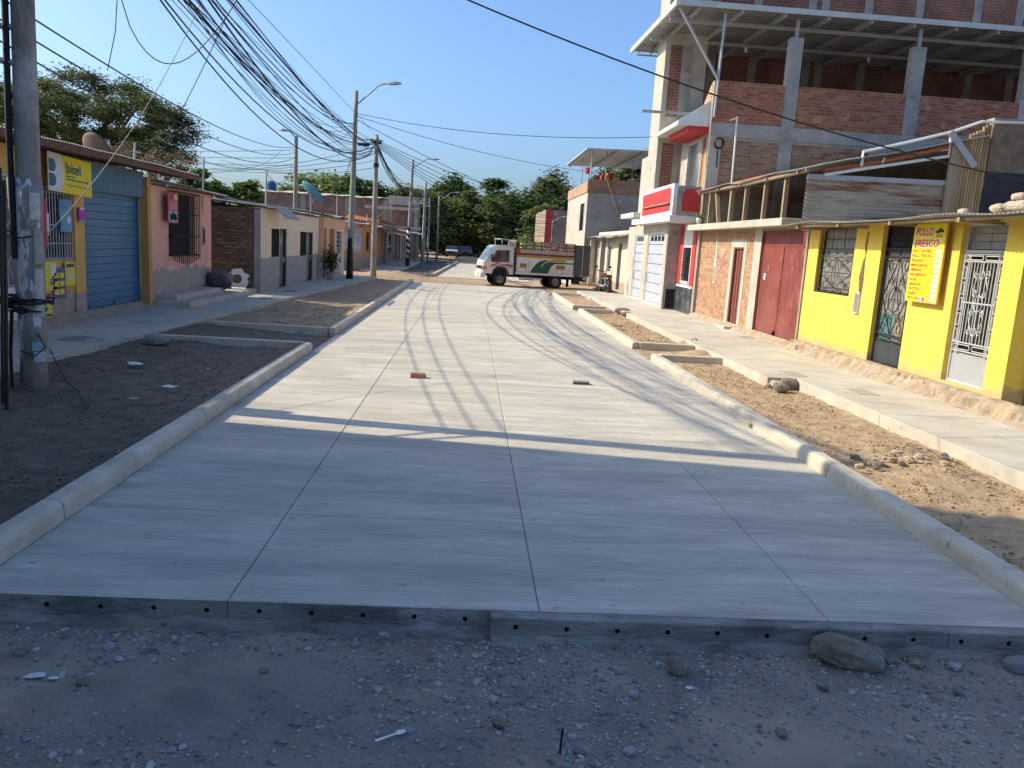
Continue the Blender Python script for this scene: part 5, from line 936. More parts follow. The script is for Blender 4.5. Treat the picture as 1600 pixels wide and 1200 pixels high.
L1=pole((-5.31,36.2,.17),8.0,.15,.09,'grey lamp post with a black painted foot on the left pavement','street_lamp','street lamp',lean=(.08,0)); part('painted_foot',taper(MB(),(-5.31,36.2,.172),(-5.295,36.2,1.95),.152,.138),flat('black_gloss',(.012,.012,.014),.5),L1,smooth=True)
lamp_arm(L1,(-5.25,36.2,7.55),tuple(QY(605,131,36.2)))
P2=pole((-4.98,42.3,.0),7.15,.16,.1,'bare concrete utility pole with cable junctions standing on the dirt corner',lean=(-.05,0)); part('collar',taper(MB(),(-5.01,42.3,5.55),(-5.01,42.3,5.75),.14,.14),M_cable,P2); part('bracket',MB().box(-5.35,-4.7,42.22,42.3,6.82,6.9),M_gsteel,P2)
part('splice_box',MB().lathe((-5.95,42.2,6.62),[(.05,0),(.09,.05),(.09,.55),(.05,.6)],10,(1,0,0)),M_cable,P2); part('cable_coil',coil(MB(),(-5.02,42.3),.22,.22,6.75,3,.02,3),M_cable,P2)
P3=pole((-9.4,44,.0),7.0,.15,.09,'lamp post rising behind the low roofs, lamp arm bent away from the street','street_lamp','street lamp'); lamp_arm(P3,(-9.4,44,6.9),tuple(QY(451,205,44)),.4)
L2=pole((-4.42,57.6,.1),7.4,.15,.09,'lamp post with black and white diagonal stripes past the cross street','street_lamp','street lamp',lean=(.12,0)); lamp_arm(L2,(-4.33,57.6,6.9),tuple(QY(673,249,57.6)))
part('painted_foot',taper(MB(),(-4.42,57.6,.12),(-4.41,57.6,.75),.153,.149),MATS['black_gloss'],L2)
for k in range(5):
    z=.75+k*.42; mb=MB(); 
    def st(u,v,z=z): a=PI*1.0+PI*u*1.1; return (-4.41+.152*math.cos(a),57.6+.152*math.sin(a),z+.55*u*(1 if True else 0)*-.6+.33+.21*v)
    mb.sheet(st,8,1); part('stripe',mb,MATS['black_gloss'] if k%1==0 else M_white,L2)
part('white_coat',taper(MB(),(-4.42,57.6,.752),(-4.4,57.6,2.75),.1505,.142),M_white,L2,smooth=True)
P4=pole((-3.92,67.3,.08),6.6,.16,.1,'utility pole with a dark foot further along than the striped lamp'); part('painted_foot',taper(MB(),(-3.92,67.3,.1),(-3.92,67.3,1.6),.163,.155),M_edge,P4)
L3=pole((-3.55,86,.05),6.6,.14,.08,'last pale lamp post before the parked cars','street_lamp','street lamp'); lamp_arm(L3,(-3.5,86,6.2),(-1.9,86,7.1),.5)
P5=pole((-4.3,82,.05),6.2,.14,.09,'slim pole behind the last lamp post near the trees')
L4=pole((QY(862,370,75).x,75,0),4.55,.07,.05,'thin pale lamp post with a bent head above the truck','street_lamp','street lamp'); q=QY(862,345,75); lamp_arm(L4,(q.x,75,4.3),(q.x+1.0,75,4.9),.4,.03)
for px,py0,py1,Y,lab in ((317,297,247,24.5,'thin mast with a cable loop on the pink house roof'),(415,325,267,25.9,'thin pale mast at the corner of the cream house roof'),(154,255,212,19.4,'wooden stake standing on the roof behind the brown dish'),(178,262,219,19.8,'leaning thin stake on the roof behind the shutter shop'),(209,268,222,20.4,'grey stake at the far end of the shop roof'),(526,342,300,38.,'thin mast on the salmon house roof'),(573,352,335,50.5,'short mast on the mural house roof')):
    a=QY(px,py0,Y); b=QY(px,py1,Y); zr=(3.45 if Y<21 and Y>19.1 else 3.05 if Y<25 else 2.86)
    solo('roof_mast',MB().tube([(a.x,Y,min(a.z,zr)-.1),(b.x+(.03 if px!=178 else -.12),Y,b.z)],.025,6),M_gsteel if px!=154 else M_wood,lab,'mast',loc=(a.x,Y,min(a.z,zr)))
# ================================================================== CABLES
ORD=('uppermost','second from the top','third from the top','fourth from the top','fifth from the top','lowest')
def cable(a,b,sag,r=.012,label=None,m=None,group=None,n=28,cat='cable',side=0.):
    a,b=Vector(a),Vector(b); pts=[]
    for i in range(n+1):
        t=i/n; p=a+(b-a)*t; p.z-=4*sag*t*(1-t); p.x+=side*4*t*(1-t); pts.append(p)
    return solo('cable',MB().tube(pts,r,5),m or M_cable,label,cat,group,loc=a)
rg=random.Random(5)
for i in range(24):
    r=[.02,.016,.009,.007,.012,.007,.006,.007][i%8]; lab='thick black cable of the bundle sagging along the left pavement' if r>.011 else 'hair-thin wire of the bundle sagging along the left pavement' if r<.0065 else 'thin black cable of the bundle sagging along the left pavement'
    cable((-5.0+rg.uniform(-.1,.2),9.6,6.0+1.15*rg.random()),(-5.0+rg.uniform(-.3,.2),42.25,6.3+.7*rg.random()),.75+1.1*rg.random(),r,lab,group='sagging cable bundle',side=rg.uniform(-.5,1.0))
for i in range(5): cable((-5.0,9.6,6.9+.1*i),(-5.25,36.15,6.7+.22*rg.random()),.9+.35*i*rg.random(),.014 if i<2 else .008,'black cable running from the thick pole to the lamp with the black foot',group='cables to the black-footed lamp',side=rg.uniform(-.2,.3))
for i in range(3): cable((-5.3-.1*i,9.45,4.45-.18*i),(-9.35,43.95,6.45-.25*i),.55+.12*i,.012,('upper','middle','lower')[i]+' black cable of three crossing the low roofs to the set-back lamp',group='cables over the low roofs')
for i in range(4): cable((-16,50+i,5.2+.35*i),(-5.0,42.3,6.6-.35*i),.25+.1*i,.014,'thin cable coming in over the brick building to the bare pole',group='cables from the cross street')
for i in range(4): cable((-30,47,5.9+.35*i),(-9.4,44,6.3-.4*i),.3+.12*i,.012,'thin cable ending at the set-back lamp post',group='cables to the set-back lamp')
for i in range(12):
    L=(-4.3,57.6,5.3+.5*rg.random()); cable((-5.0,42.35,6.5+.35*rg.random()),L,.25+.9*rg.random(),.02 if i%3==0 else .011,'black cable sagging from the bare pole to the striped lamp',group='cables past the cross street',side=rg.uniform(-.3,.3))
for i in range(5): cable((-4.3,57.6,5.4+.1*i),(-3.92,67.3,6.2-.12*i),.3+.15*i,.018,'cable between the striped lamp and the dark-footed pole',group='far cables'); cable((-3.92,67.3,6.3-.1*i),(-3.52,86,5.9-.12*i),.4+.1*i,.018,'cable beyond the dark-footed pole',group='farther cables')
RIGHT=[((-5.2,36.2,7.25),tuple(QY(1018,214,29.3)),.35,.012,'thin cable from the black-footed lamp to the concrete fin of the tall building'),((-5.2,36.2,7.15),tuple(QY(918,268,47.4)),.3,.012,'thin cable from the black-footed lamp to the flag corner of the grey house'),((-5.2,36.2,7.0),(7.0,60,4.6),.4,.014,'thin cable from the black-footed lamp crossing far over the street')]
for a,b,s,r,l in RIGHT: cable(a,b,s,r,l)
for i in range(6): cable((-4.95,42.3,6.85-.06*i),(6.7+.3*i,58+5*i,5.3-.35*i),.5+.12*i,.016,'cable fanning from the bare pole to the right-hand houses, '+ORD[i],group='cables crossing the street')
for i in range(5): cable((-4.25,57.6,5.2-.35*i),(7.2,70,4.6-.5*i),.35+.1*i,.018,'far cable crossing before the road-end trees, '+ORD[i if i<4 else 5],group='cables before the trees')
cable((-4.98,9.6,6.6),(8.2,10.6,3.25),.55,.010,'single dark cable slung over the road to the yellow house',M_cable)
cable((XB,26.3,5.6),tuple(QY(1000,236,40)),.1,.008,'thin wire leaving the red balcony')
cable(tuple(QY(72,368,9.52)),tuple(QY(319,-8,16.2)),.34,.0065,'taut tan guy wire rising from the thick pole',M_gcable)
cable((-7.3,19.0,3.35),tuple(QY(352,30,16.8)),.12,.008,'thin wire rising from the shop roof edge to the bundle')
lp=[QY(190+180*t/14,8+100*math.sin(PI*(t/14)**.8)**.9-8,15.5) for t in range(15)]; solo('cable',MB().tube(lp,.01,5),M_cable,'loose cable loop hanging from the bundle above the shop','cable',loc=lp[0])
solo('cable',MB().tube([QY(183,0,13.5),QY(180,50,13.5),QY(168,110,13.5)],.008,5),M_cable,'short loose cable end dangling above the shop roof','cable',loc=QY(183,0,13.5))
for i,(p0,p1,s) in enumerate((((320,252,24.5),(440,235,43.8),.5),((416,270,25.9),(458,255,43.9),.6),((527,302,38),(553,240,36.3),.2),((504,318,34.6),(556,232,36.2),.35),((497,338,34.4),(552,236,36.1),.5))): cable(tuple(QY(*p0)),tuple(QY(*p1)),s,.009,'thin service wire dropping to the '+('pink house mast','cream house corner mast','salmon house mast','blue satellite dish','cream house roof edge')[i],group='house service wires')
solo('cable',MB().tube([tuple(G(78,545,.19)),tuple(G(92,575,.12)),tuple(G(105,598,.11)),tuple(G(122,610,.11)),tuple(G(135,640,.10))],.008,5),M_cable,'thin black wire trailing on the pavement edge by the thick pole','wire',loc=G(92,575,.1))
# ================================================================== TRUCK (local: +x forward, +y = side facing the camera)
tr=thing('cargo_truck','white and green cargo truck parked across the dirt street, red swoosh on its cab','truck',(4.32,42.62,-.03),rz=R(180+11))
M_tw=mat('truck_white',(.66,.66,.63),(.55,.55,.52),scale=3,rough=.4,spec=.5,c3=(.42,.38,.32),s3=2,t3=(.58,.75)); M_tg=flat('truck_green',(.02,.09,.05)); M_tred=flat('truck_red',(.45,.04,.03)); M_tgold=flat('truck_gold',(.42,.25,.05)); M_tbr=flat('truck_brown',(.14,.045,.04)); M_chas=mat('chassis_black',(.03,.028,.026),(.05,.042,.035),scale=5)
LXZ=lambda y,s=1:FO((0,y,0),(1,0,0),(0,0,1),(0,s,0))
def P_(n,mb,m,par=tr,**k): return part(n,mb,m,par,local=True,**k)
hw=.84
prof=[(2.28,.62),(2.28,2.0),(2.4,2.08),(3.2,2.06),(3.38,1.98),(3.78,1.28),(3.86,1.18),(3.9,.62),(3.34,.62),(3.28,.82),(3.1,.93),(2.82,.93),(2.64,.82),(2.58,.62)]
cabn=len(prof); mb=MB(); ins=lambda z:.0 if z<1.2 else .09*(z-1.2)/.85
mb.add([(x,-hw+ins(z),z) for x,z in prof]+[(x,hw-ins(z),z) for x,z in prof],[(i,(i+1)%cabn,cabn+(i+1)%cabn,cabn+i) for i in range(cabn)])
from mathutils.geometry import tessellate_polygon
for k,sy in ((0,-1),(cabn,1)): mb.f+=[tuple(k+i for i in tri) for tri in tessellate_polygon([[Vector((x,0,z)) for x,z in prof]])]
cab=P_('cab',mb,M_tw); P_('wheel_housing',MB().box(2.45,3.45,-.6,.6,.5,1.0),M_chas,cab)
side=FO((0,hw,1.2),(1,0,0),(0,-.09/.85,1),(0,1,.1))
P_('side_window',MB().prism(side,[(2.52,.03),(3.46,-.0),(3.2,.62),(2.52,.64)],.002,.01),M_glass,cab); P_('quarter_frame',MB().prism(side,[(3.12,.0),(3.17,.0),(3.13,.63),(3.08,.63)],.01,.016),M_black,cab); P_('driver',MB().add([(a*.11+2.85,.5+b*.11,1.42+c*.15) for a,b,c in rock_mb(1,1,1,3).v],rock_mb(1,1,1,3).f),M_chas,cab) if False else None
ws=FO((3.80,0,1.24),(0,1,0),(-.42,0,.74),(.74,0,.42)); P_('windscreen',MB().prism(ws,[(-.72,.03),(.72,.03),(.66,.78),(-.66,.78)],.004,.012),mat('windscreen_glass',(.14,.17,.17),(.10,.13,.13),scale=2,rough=.08,spec=.8),cab)
fr=FO((3.9,0,0),(0,1,0),(-.03,0,1),(1,0,.03)); P_('grille',MB().fbox(fr,-.6,.6,.82,.98,.0,.012),M_black,cab)
for sy in (-1,1):
    h=P_('headlight',MB().fbox(fr,sy*.68-.11,sy*.68+.11,.8,.98,.0,.02),M_frost,cab); P_('indicator',MB().box(3.68,3.91,sy*.845-.012,sy*.845+.012,.8,.97),flat('amber_lens',(.7,.25,.02)),cab)
    P_('mirror',MB().box(3.42,3.5,sy*1.0-.07,sy*1.0+.07,1.28,1.6),M_black,cab); P_('mirror_arm',MB().tube([(3.5,sy*.84,1.3),(3.46,sy*1.0,1.4)],.015,5),M_black,cab)
bp=P_('bumper',MB().bev(3.74,4.0,-.84,.84,.42,.66,.03),M_white); P_('plate',MB().fbox(FO((4.0,0,0),(0,1,0),(0,0,1),(1,0,0)),-.18,.18,.47,.6,.001,.008),flat('plate_yellow',(.7,.5,.06)),bp)
P_('door_seam',MB().fbox(LXZ(hw),2.46,2.475,.95,1.2,.0,.003),M_edge,cab); P_('handle',MB().fbox(LXZ(hw),2.52,2.66,1.1,1.13,.0,.02),M_black,cab); P_('wheel_arch',MB().prism(LXZ(hw),[(2.5,.6),(2.58,.84),(2.78,1.0),(3.14,1.0),(3.34,.84),(3.42,.6),(3.34,.6),(3.28,.8),(3.1,.92),(2.82,.92),(2.64,.8),(2.58,.6)],.0,.03),M_chas,cab)
for pl in ([(3.55,1.02),(3.2,1.16),(2.95,1.19),(3.15,1.1),(3.42,1.0)],[(3.3,1.0),(2.9,1.12),(2.32,1.1),(2.32,1.02),(2.85,1.05)],[(3.5,.97),(2.32,.955),(2.32,.985),(3.4,.995)]): P_('swoosh',MB().prism(LXZ(hw),pl,.002,.005),M_tred,cab)
bx=P_('cargo_box',MB().box(-.92,2.16,-.92,.92,.72,1.72),M_tw); P_('front_board',MB().box(2.16,2.24,-.92,.92,.7,2.3),M_chas,bx)
BXF=LXZ(.92)
for k in range(6): P_('panel_rib',MB().fbox(BXF,-.9+k*.6,-.87+k*.6,.74,1.5,.0,.012),mat('truck_white_rib',(.5,.5,.48),(.4,.4,.38)),bx)
P_('gold_band',MB().fbox(BXF,-.92,2.16,1.53,1.64,.002,.014),M_tgold,bx); P_('brown_band',MB().fbox(BXF,-.92,2.16,1.65,1.72,.002,.016),M_tbr,bx); P_('sill',MB().fbox(BXF,-.95,2.2,.66,.75,-.02,.03),M_tw,bx)
P_('green_wave',MB().prism(BXF,[(1.42,.77),(1.3,1.0),(1.1,1.25),(.85,1.4),(.5,1.47),(.62,1.36),(.7,1.3),(.3,1.36),(-.9,1.36),(-.9,1.3),(.1,1.28),(.3,1.15),(.4,.95),(.45,.77)],.013,.016),M_tg,bx); P_('gold_wave',MB().prism(BXF,[(.62,1.4),(.1,1.5),(-.5,1.5),(-.5,1.4),(.05,1.4),(.5,1.34)],.016,.019),M_tgold,bx); P_('white_wave',MB().prism(BXF,[(.85,1.02),(.78,1.18),(.6,1.36),(.66,1.34),(.83,1.18)],.0165,.0195),M_tw,bx)
for a,b in ((1.62,1.98),(-.45,.05)): p_=P_('lettered_plate',MB().fbox(BXF,a,b,1.02,1.22,.013,.018),M_tgold,bx); [P_('letter',MB().fbox(BXF,a+.05+k*(b-a-.1)/4,a+.05+(k+.55)*(b-a-.1)/4,1.07,1.17,.018,.02),M_tbr,p_) for k in range(4)]
for a,b in ((1.6,2.1),(-.7,.0)): P_('locker',frame_mb(BXF,a,b,.78,1.0,.015,.013,.017),M_edge,bx)
for k in range(8): P_('upper_panel',MB().fbox(BXF,-.9+k*.383,-.9+k*.383+.36,1.74,1.92,-.04,0),mat('faded_pink_board',(.46,.33,.34),(.36,.26,.27),scale=5),bx)
rk=P_('rack',MB().box(-.92,2.16,.86,.9,1.72,1.76),M_tbr); 
for yy in (.88,-.88):
    for z in (1.95,2.12,2.3): P_('rack_rail',MB().box(-.95,2.2,yy-.02,yy+.02,z,z+.045),M_tbr if z<2.3 else M_wood,rk)
    for k in range(8): P_('rack_post',MB().box(-.92+k*.43,-.87+k*.43,yy-.03,yy+.03,1.72,2.36),M_tbr,rk)
mb=MB(); rg2=random.Random(9)
for k in range(46): x=rg2.uniform(-.9,2.1); y=rg2.uniform(-.8,.8); z=rg2.uniform(1.78,2.33); a=rg2.uniform(0,6.3); l=rg2.uniform(.3,.7); mb.tube([(x,y,z),(x+l*math.cos(a),y+l*math.sin(a)*.5,min(2.42,z+rg2.uniform(-.1,.12)))],.022,4)
P_('timber_load',mb,mat('crate_timber',(.32,.21,.13),(.2,.1,.08),scale=3,rnd=.2),rk,kind='stuff')
hr=P_('headboard_rack',MB().box(2.1,2.14,-.9,.9,2.3,2.34),M_wiron)
for z in (2.02,2.36): P_('rail',MB().tube([(2.2,-.85,z),(3.0,-.8,z+.02),(3.0,.8,z+.02),(2.2,.85,z)],.025,5),M_wiron,hr)
for x,y in ((2.95,.78),(2.95,-.78),(2.6,.82),(2.25,.85)): P_('upright',MB().tube([(x,y,2.04),(x,y,2.38)],.022,5),M_wiron,hr)
P_('red_sign',MB().fbox(LXZ(.93),2.0,2.2,1.72,1.98,.0,.02),M_tred,hr)
rd=P_('rear_door',MB().box(-1.0,-.94,-.92,.92,.7,2.3),M_chas); P_('door_leaf',MB().box(-1.36,-.96,.925,.955,.72,2.3),flat('tarp_grey',(.075,.08,.09)),rd); P_('door_leaf',MB().box(-1.78,-1.38,.91,.94,.72,2.3),MATS['tarp_grey'],rd); P_('door_edge',MB().box(-1.385,-1.355,.905,.965,.7,2.32),M_wiron,rd)
ch_=P_('chassis',MB().box(-1.6,3.6,-.42,-.3,.48,.64).box(-1.6,3.6,.3,.42,.48,.64).box(-1.5,2.2,-.85,.85,.62,.69),M_chas); P_('fuel_tank',MB().bev(1.2,1.9,.45,.85,.38,.62,.03),M_chas,ch_); P_('under_run',MB().box(.75,2.0,.86,.89,.42,.5),M_white,ch_); P_('mud_flap',MB().box(-.72,-.7,.45,.88,.12,.62),M_tyre,ch_); P_('rear_bar',MB().box(-1.62,-1.52,-.85,.85,.42,.52),M_chas,ch_); P_('tool_box',MB().box(-1.35,-1.0,.4,.8,.3,.6),M_chas,ch_)
def wheel(par,x,y,r,w,sg,loc=True,rim=M_gsteel):
    ax=(0,sg,0); k=part('wheel',MB().lathe((x,y,r),[(r*.55,-w/2),(r*.9,-w/2),(r,-w*.35),(r,w*.35),(r*.9,w/2),(r*.58,w/2),(r*.55,w*.3)],24,ax),M_tyre,par,local=loc,smooth=False); part('rim',MB().lathe((x,y,r),[(r*.56,w*.2),(r*.56,w*.42),(r*.45,w*.36),(r*.2,w*.30),(r*.2,w*.5),(r*.05,w*.5)],20,ax),rim,k,local=loc); return k
for x,y,s in ((2.96,.74,1),(2.96,-.74,-1),(0,.78,1),(0,.52,1),(0,-.78,-1),(0,-.52,-1)): wheel(tr,x,y,.345,.2,s,True,M_edge)
# ================================================================== DISTANT CARS, MOTORBIKE
def car(name,label,loc,rz,body,hood,glass=M_glass):
    t=thing(name,label,'car',loc,rz=rz); t['_w']=0; w=.82
    low=[(-2.05,.32),(-2.1,.75),(-1.95,.9),(1.0,.92),(2.0,.78),(2.1,.6),(2.08,.32)]; up=[(-1.9,.9),(-1.5,1.42),(.35,1.44),(1.0,.92)]
    b=part('body',MB().prism(FO((0,0,0),(1,0,0),(0,0,1),(0,1,0)),low,-w,w),body,t,local=True)
    mb=MB(); n=4; mb.add([(x,-w+(.02 if z<1 else .14),z) for x,z in up]+[(x,w-(.02 if z<1 else .14),z) for x,z in up],[(0,1,2,3),(7,6,5,4)]+[(i,(i+1)%n,n+(i+1)%n,n+i) for i in range(n)]); part('cabin',mb,body,t,local=True)
    part('windscreen',MB().hexa([(1.02,-.7,.94),(1.02,.7,.94),(.4,.62,1.4),(.4,-.62,1.4),(1.05,-.7,.95),(1.05,.7,.95),(.43,.62,1.42),(.43,-.62,1.42)]),glass,t,local=True)
    part('bonnet',MB().hexa([(1.1,-.76,.925),(2.0,-.74,.80),(2.0,.74,.80),(1.1,.76,.925),(1.1,-.76,.94),(2.0,-.74,.81),(2.0,.74,.81),(1.1,.76,.94)]),hood,t,local=True)
    bp=part('bumper',MB().bev(2.05,2.18,-.8,.8,.34,.54,.03),M_chas,t,local=True); part('grille',MB().box(2.08,2.12,-.4,.4,.58,.72),M_black,t,local=True)
    for s in (-1,1):
        part('headlight',MB().box(2.04,2.13,s*.62-.15,s*.62+.15,.6,.74),M_frost,t,local=True); part('side_window',MB().prism(FO((0,s*.78,0),(1,0,0),(0,0,1),(0,s,0)),[(-1.6,.96),(.8,.96),(.3,1.36),(-1.35,1.36)],-.03,.0),glass,t,local=True)
        for x in (-1.3,1.35): wheel(t,x,s*.72,.3,.18,s)
    return t
car('parked_car','dark green car with a pale sunlit bonnet parked beyond the road end',(G(704,404,.05).x,104,.08),R(-92),flat('car_green',(.035,.06,.045),.35),mat('bonnet_glare',(.55,.55,.5),(.45,.45,.42),rough=.35,spec=.6))  # bonnet coloured pale to paint the light reflected off it
c2=car('parked_car','grey-blue car with white pillars parked beside the dark green one',(QY(727,395,112).x,112,.1),R(-86),flat('car_blue_grey',(.06,.07,.09),.35),flat('car_blue_hood',(.10,.11,.13),.3))
mo=thing('motorbike','dark motorbike with a light number plate standing by the cream house wall','motorbike',(6.35,37.6,.175),rz=R(98)); mo['_w']=0
def MP(n,mb,m,par=mo): return part(n,mb,m,par,local=True)
for x in (-.62,.66): 
    k=MP('wheel',MB().lathe((x,0,.29),[(.2,-.045),(.27,-.045),(.29,-.02),(.29,.02),(.27,.045),(.2,.045)],20,(0,1,0)),M_tyre); MP('rim',MB().lathe((x,0,.29),[(.2,-.02),(.2,.02),(.05,.05),(.03,.05)],14,(0,1,0)),M_gsteel,k)
MP('fork',MB().tube([(.66,.08,.29),(.42,.08,.88)],.025,6).tube([(.66,-.08,.29),(.42,-.08,.88)],.025,6),M_gsteel); MP('handlebar',MB().tube([(.33,.36,1.0),(.4,.2,.98),(.42,0,.93),(.4,-.2,.98),(.33,-.36,1.0)],.018,6),M_black)
MP('fuel_tank',MB().add([(a*.26+.18,b*.13,c*.12+.78) for a,b,c in rock_mb(1,1,1,1,2,.02).v],rock_mb(1,1,1,1,2,.02).f),flat('bike_red',(.22,.02,.02),.35)); MP('seat',MB().bev(-.68,.02,-.13,.13,.7,.82,.04),M_black); MP('tail_light',MB().box(-.78,-.7,-.07,.07,.66,.74),flat('tail_red',(.5,.02,.02),.3)); MP('plate',MB().box(-.8,-.79,-.09,.09,.42,.56),flat('plate_blue_white',(.35,.5,.6))); MP('rear_fender',MB().hexa([(-.95,-.06,.45),(-.6,-.06,.66),(-.6,.06,.66),(-.95,.06,.45),(-.95,-.06,.47),(-.6,-.06,.7),(-.6,.06,.7),(-.95,.06,.47)]),M_black); MP('engine',MB().bev(-.1,.3,-.14,.14,.26,.62,.05),M_chas); MP('exhaust',MB().tube([(.2,.16,.3),(-.3,.17,.28),(-.8,.18,.38)],.045,8),M_gsteel)
for s in (-1,1): MP('mirror',MB().lathe((.36,s*.34,1.16),[(.0,-.01),(.06,-.01),(.06,.01)],10,(1,0,0)),M_black); MP('mirror_stem',MB().tube([(.35,s*.28,1.0),(.36,s*.34,1.14)],.01,5),M_black); MP('swing_arm',MB().tube([(-.62,s*.09,.29),(0,s*.1,.4)],.022,6),M_black); MP('shock',MB().tube([(-.55,s*.12,.36),(-.4,s*.12,.68)],.03,6),M_gsteel)
# ================================================================== TREES
TRI=0
def tree(name,label,base,h,rx,ry,cz0,n,leaf,cols,seed,clumps=60,group=None,trunk=.25,rc=.22,flatk=.55,limbs=8,lean=(0,0)):
    rg=random.Random(seed); t=thing(name,label,'tree',base,group); b=Vector(base); c=b+Vector((lean[0],lean[1],(cz0+h)/2)); rz=(h-cz0)/2
    cen=[]
    while len(cen)<clumps:
        p=Vector((rg.uniform(-1,1),rg.uniform(-1,1),rg.uniform(-1,1)))
        if .25<p.length<1 and rg.random()<p.length**1.2:
            q=1+.22*noise.noise(p*2+Vector((seed,0,0))); cen.append((c+Vector((p.x*rx*q,p.y*ry*q,p.z*rz*q)),rg.uniform(.6,1.35),rg.random()))
    vs=[]; fs=[]; tone=[]; per=n//clumps; rm=rc*(rx+ry+rz)/3
    for (cc,sz,tn) in cen:
        for i in range(int(per*sz)):
            d=Vector((rg.gauss(0,1),rg.gauss(0,1),rg.gauss(0,1)*flatk))*rm*sz*.62; p=cc+d
            a=rg.uniform(0,2*PI); tl=rg.gauss(0,.55); u=Vector((math.cos(a),math.sin(a),math.sin(tl)*.5)); v=Vector((-math.sin(a),math.cos(a),math.sin(rg.gauss(0,.6)))); l=leaf*rg.uniform(.6,1.4); k=len(vs)
            u*=l; v*=l*.45; vs+=[p-u,p+v,p+u,p-v]; fs.append((k,k+1,k+2,k+3)); tone.append(min(1,max(0,.5+(tn-.5)*.7+rg.uniform(-.28,.28))))
    mb=MB(); mb.v=[tuple(p) for p in vs]; mb.f=fs; o=part('crown',mb,cols,t,kind='stuff'); at=o.data.attributes.new('tone','FLOAT','FACE'); at.data.foreach_set('value',tone)
    fork=b+Vector((lean[0]*.3,lean[1]*.3,max(.8,cz0*.75))); mb=MB(); mb.tube([b-Vector((0,0,.3)),b+(fork-b)*.5+Vector((.1,0,0)),fork],trunk,8,True,trunk*.75)
    part('trunk',mb,M_bark,t); 
    for cc,sz,tn in rg.sample(cen,min(limbs,len(cen))):
        m=fork+(cc-fork)*.5+Vector((rg.uniform(-.3,.3),rg.uniform(-.3,.3),rz*.25)); part('limb',MB().tube([fork,fork+(m-fork)*.5,m,m+(cc-m)*.6,cc],trunk*.45,5,True,trunk*.08),M_bark,t)
    return t
M_bark=mat('bark',(.12,.09,.065),(.07,.052,.04),scale=8,bump=.5)
G1=leafmat('feathery_leaf',(.20,.22,.085),(.06,.08,.038)); G2=leafmat('deep_leaf',(.14,.21,.06),(.035,.07,.026)); G3=leafmat('light_leaf',(.26,.29,.10),(.09,.13,.045)); G4=leafmat('dry_twig',(.28,.22,.15),(.14,.11,.08))
q=QY(142,215,36); tree('carob_tree','broad feathery carob tree towering behind the shutter shop roof',(q.x,36,0),QY(150,122,36).z,3.9,4.2,4.5,70000,.065,G1,1,105,trunk=.32,rc=.17,limbs=22,flatk=.4)
q=QY(-10,170,32); tree('carob_tree','partly cut off carob tree beyond the thick pole',(q.x,32,0),QY(5,128,32).z,1.6,2.5,4.2,14000,.07,G1,2,45,rc=.2)
q=QY(235,260,33); tree('carob_tree','lower drooping carob crown at the edge of the broad tree',(q.x,33,0),QY(255,205,33).z,1.5,2,3.9,12000,.06,G1,13,30,rc=.2)
q=QY(225,250,24); tree('dry_bush','dry brown twiggy bush behind the shop roof stakes',(q.x,24.5,0),QY(225,228,24.5).z,1.3,1.2,3.0,4000,.035,G4,3,30,trunk=.05,limbs=6)
def btree(px,top,wpx,Y,seed,mat_,lab,bot=.12,n=6000,leaf=.3,clumps=45,**k):
    q=QY(px,top,Y); w=wpx/FPX*Y/2; return tree('background_tree',lab,(q.x,Y,0),q.z,w,w*.8,q.z*bot,n,leaf,mat_,seed,clumps,group='trees behind the houses and at the road end',trunk=.3,limbs=5,rc=.26,**k)
btree(300,266,60,46,20,G2,'dark rounded tree just past the broad carob',.45,6000,.13)
btree(350,283,75,60,21,G2,'dark green tree between the carob and the blue tank',.3,5000,.18)
btree(390,283,50,75,22,G3,'pale feathery tree peeking out beside the blue tank',.4,4000,.22)
btree(505,276,130,125,23,G3,'wide light green tree behind the long brick building',.3,9000,.36,70)
btree(545,276,60,115,24,G2,'dark upright tree behind the black-footed lamp',.3,5000,.3)
btree(575,278,60,118,25,G2,'dark bushy tree behind the bare pole',.3,5000,.3)
btree(635,283,110,120,26,G1,'dull green tree behind the roof slab of the brick building',.25,8000,.33,60)
btree(712,280,85,128,27,G2,'tall dark tree standing behind the two parked cars',.05,10000,.36,80)
btree(752,296,90,120,28,G3,'lighter green tree at the road end behind the truck cab',.03,9000,.34,70)
btree(778,276,50,135,29,G2,'dark pointed tree rising above its neighbours at the road end',.1,6000,.36,50)
btree(815,296,100,124,30,G2,'dense dark tree above the truck load',.03,11000,.34,80)
btree(872,270,95,130,31,G1,'tall olive tree rising by the flag corner of the grey house',.1,10000,.36,80)
btree(850,318,70,105,32,G3,'low light shrub tree behind the truck rear',.02,7000,.26,50)
btree(695,335,60,118,33,G3,'bright green shrub tree beside the last lamp post',.02,6000,.28,50)
btree(1000,235,70,75,34,G1,'olive tree glimpsed under the rooftop shelter of the grey house',.4,6000,.22,50)
btree(955,262,70,80,35,G1,'tree seen through the rooftop shelter behind the red garments',.4,6000,.22,50)
btree(735,345,160,140,36,G2,'wide dark thicket tree closing the end of the road',.0,12000,.42,90)
btree(660,318,40,112,37,G2,'narrow dark tree beside the slim far pole',.1,4000,.3)
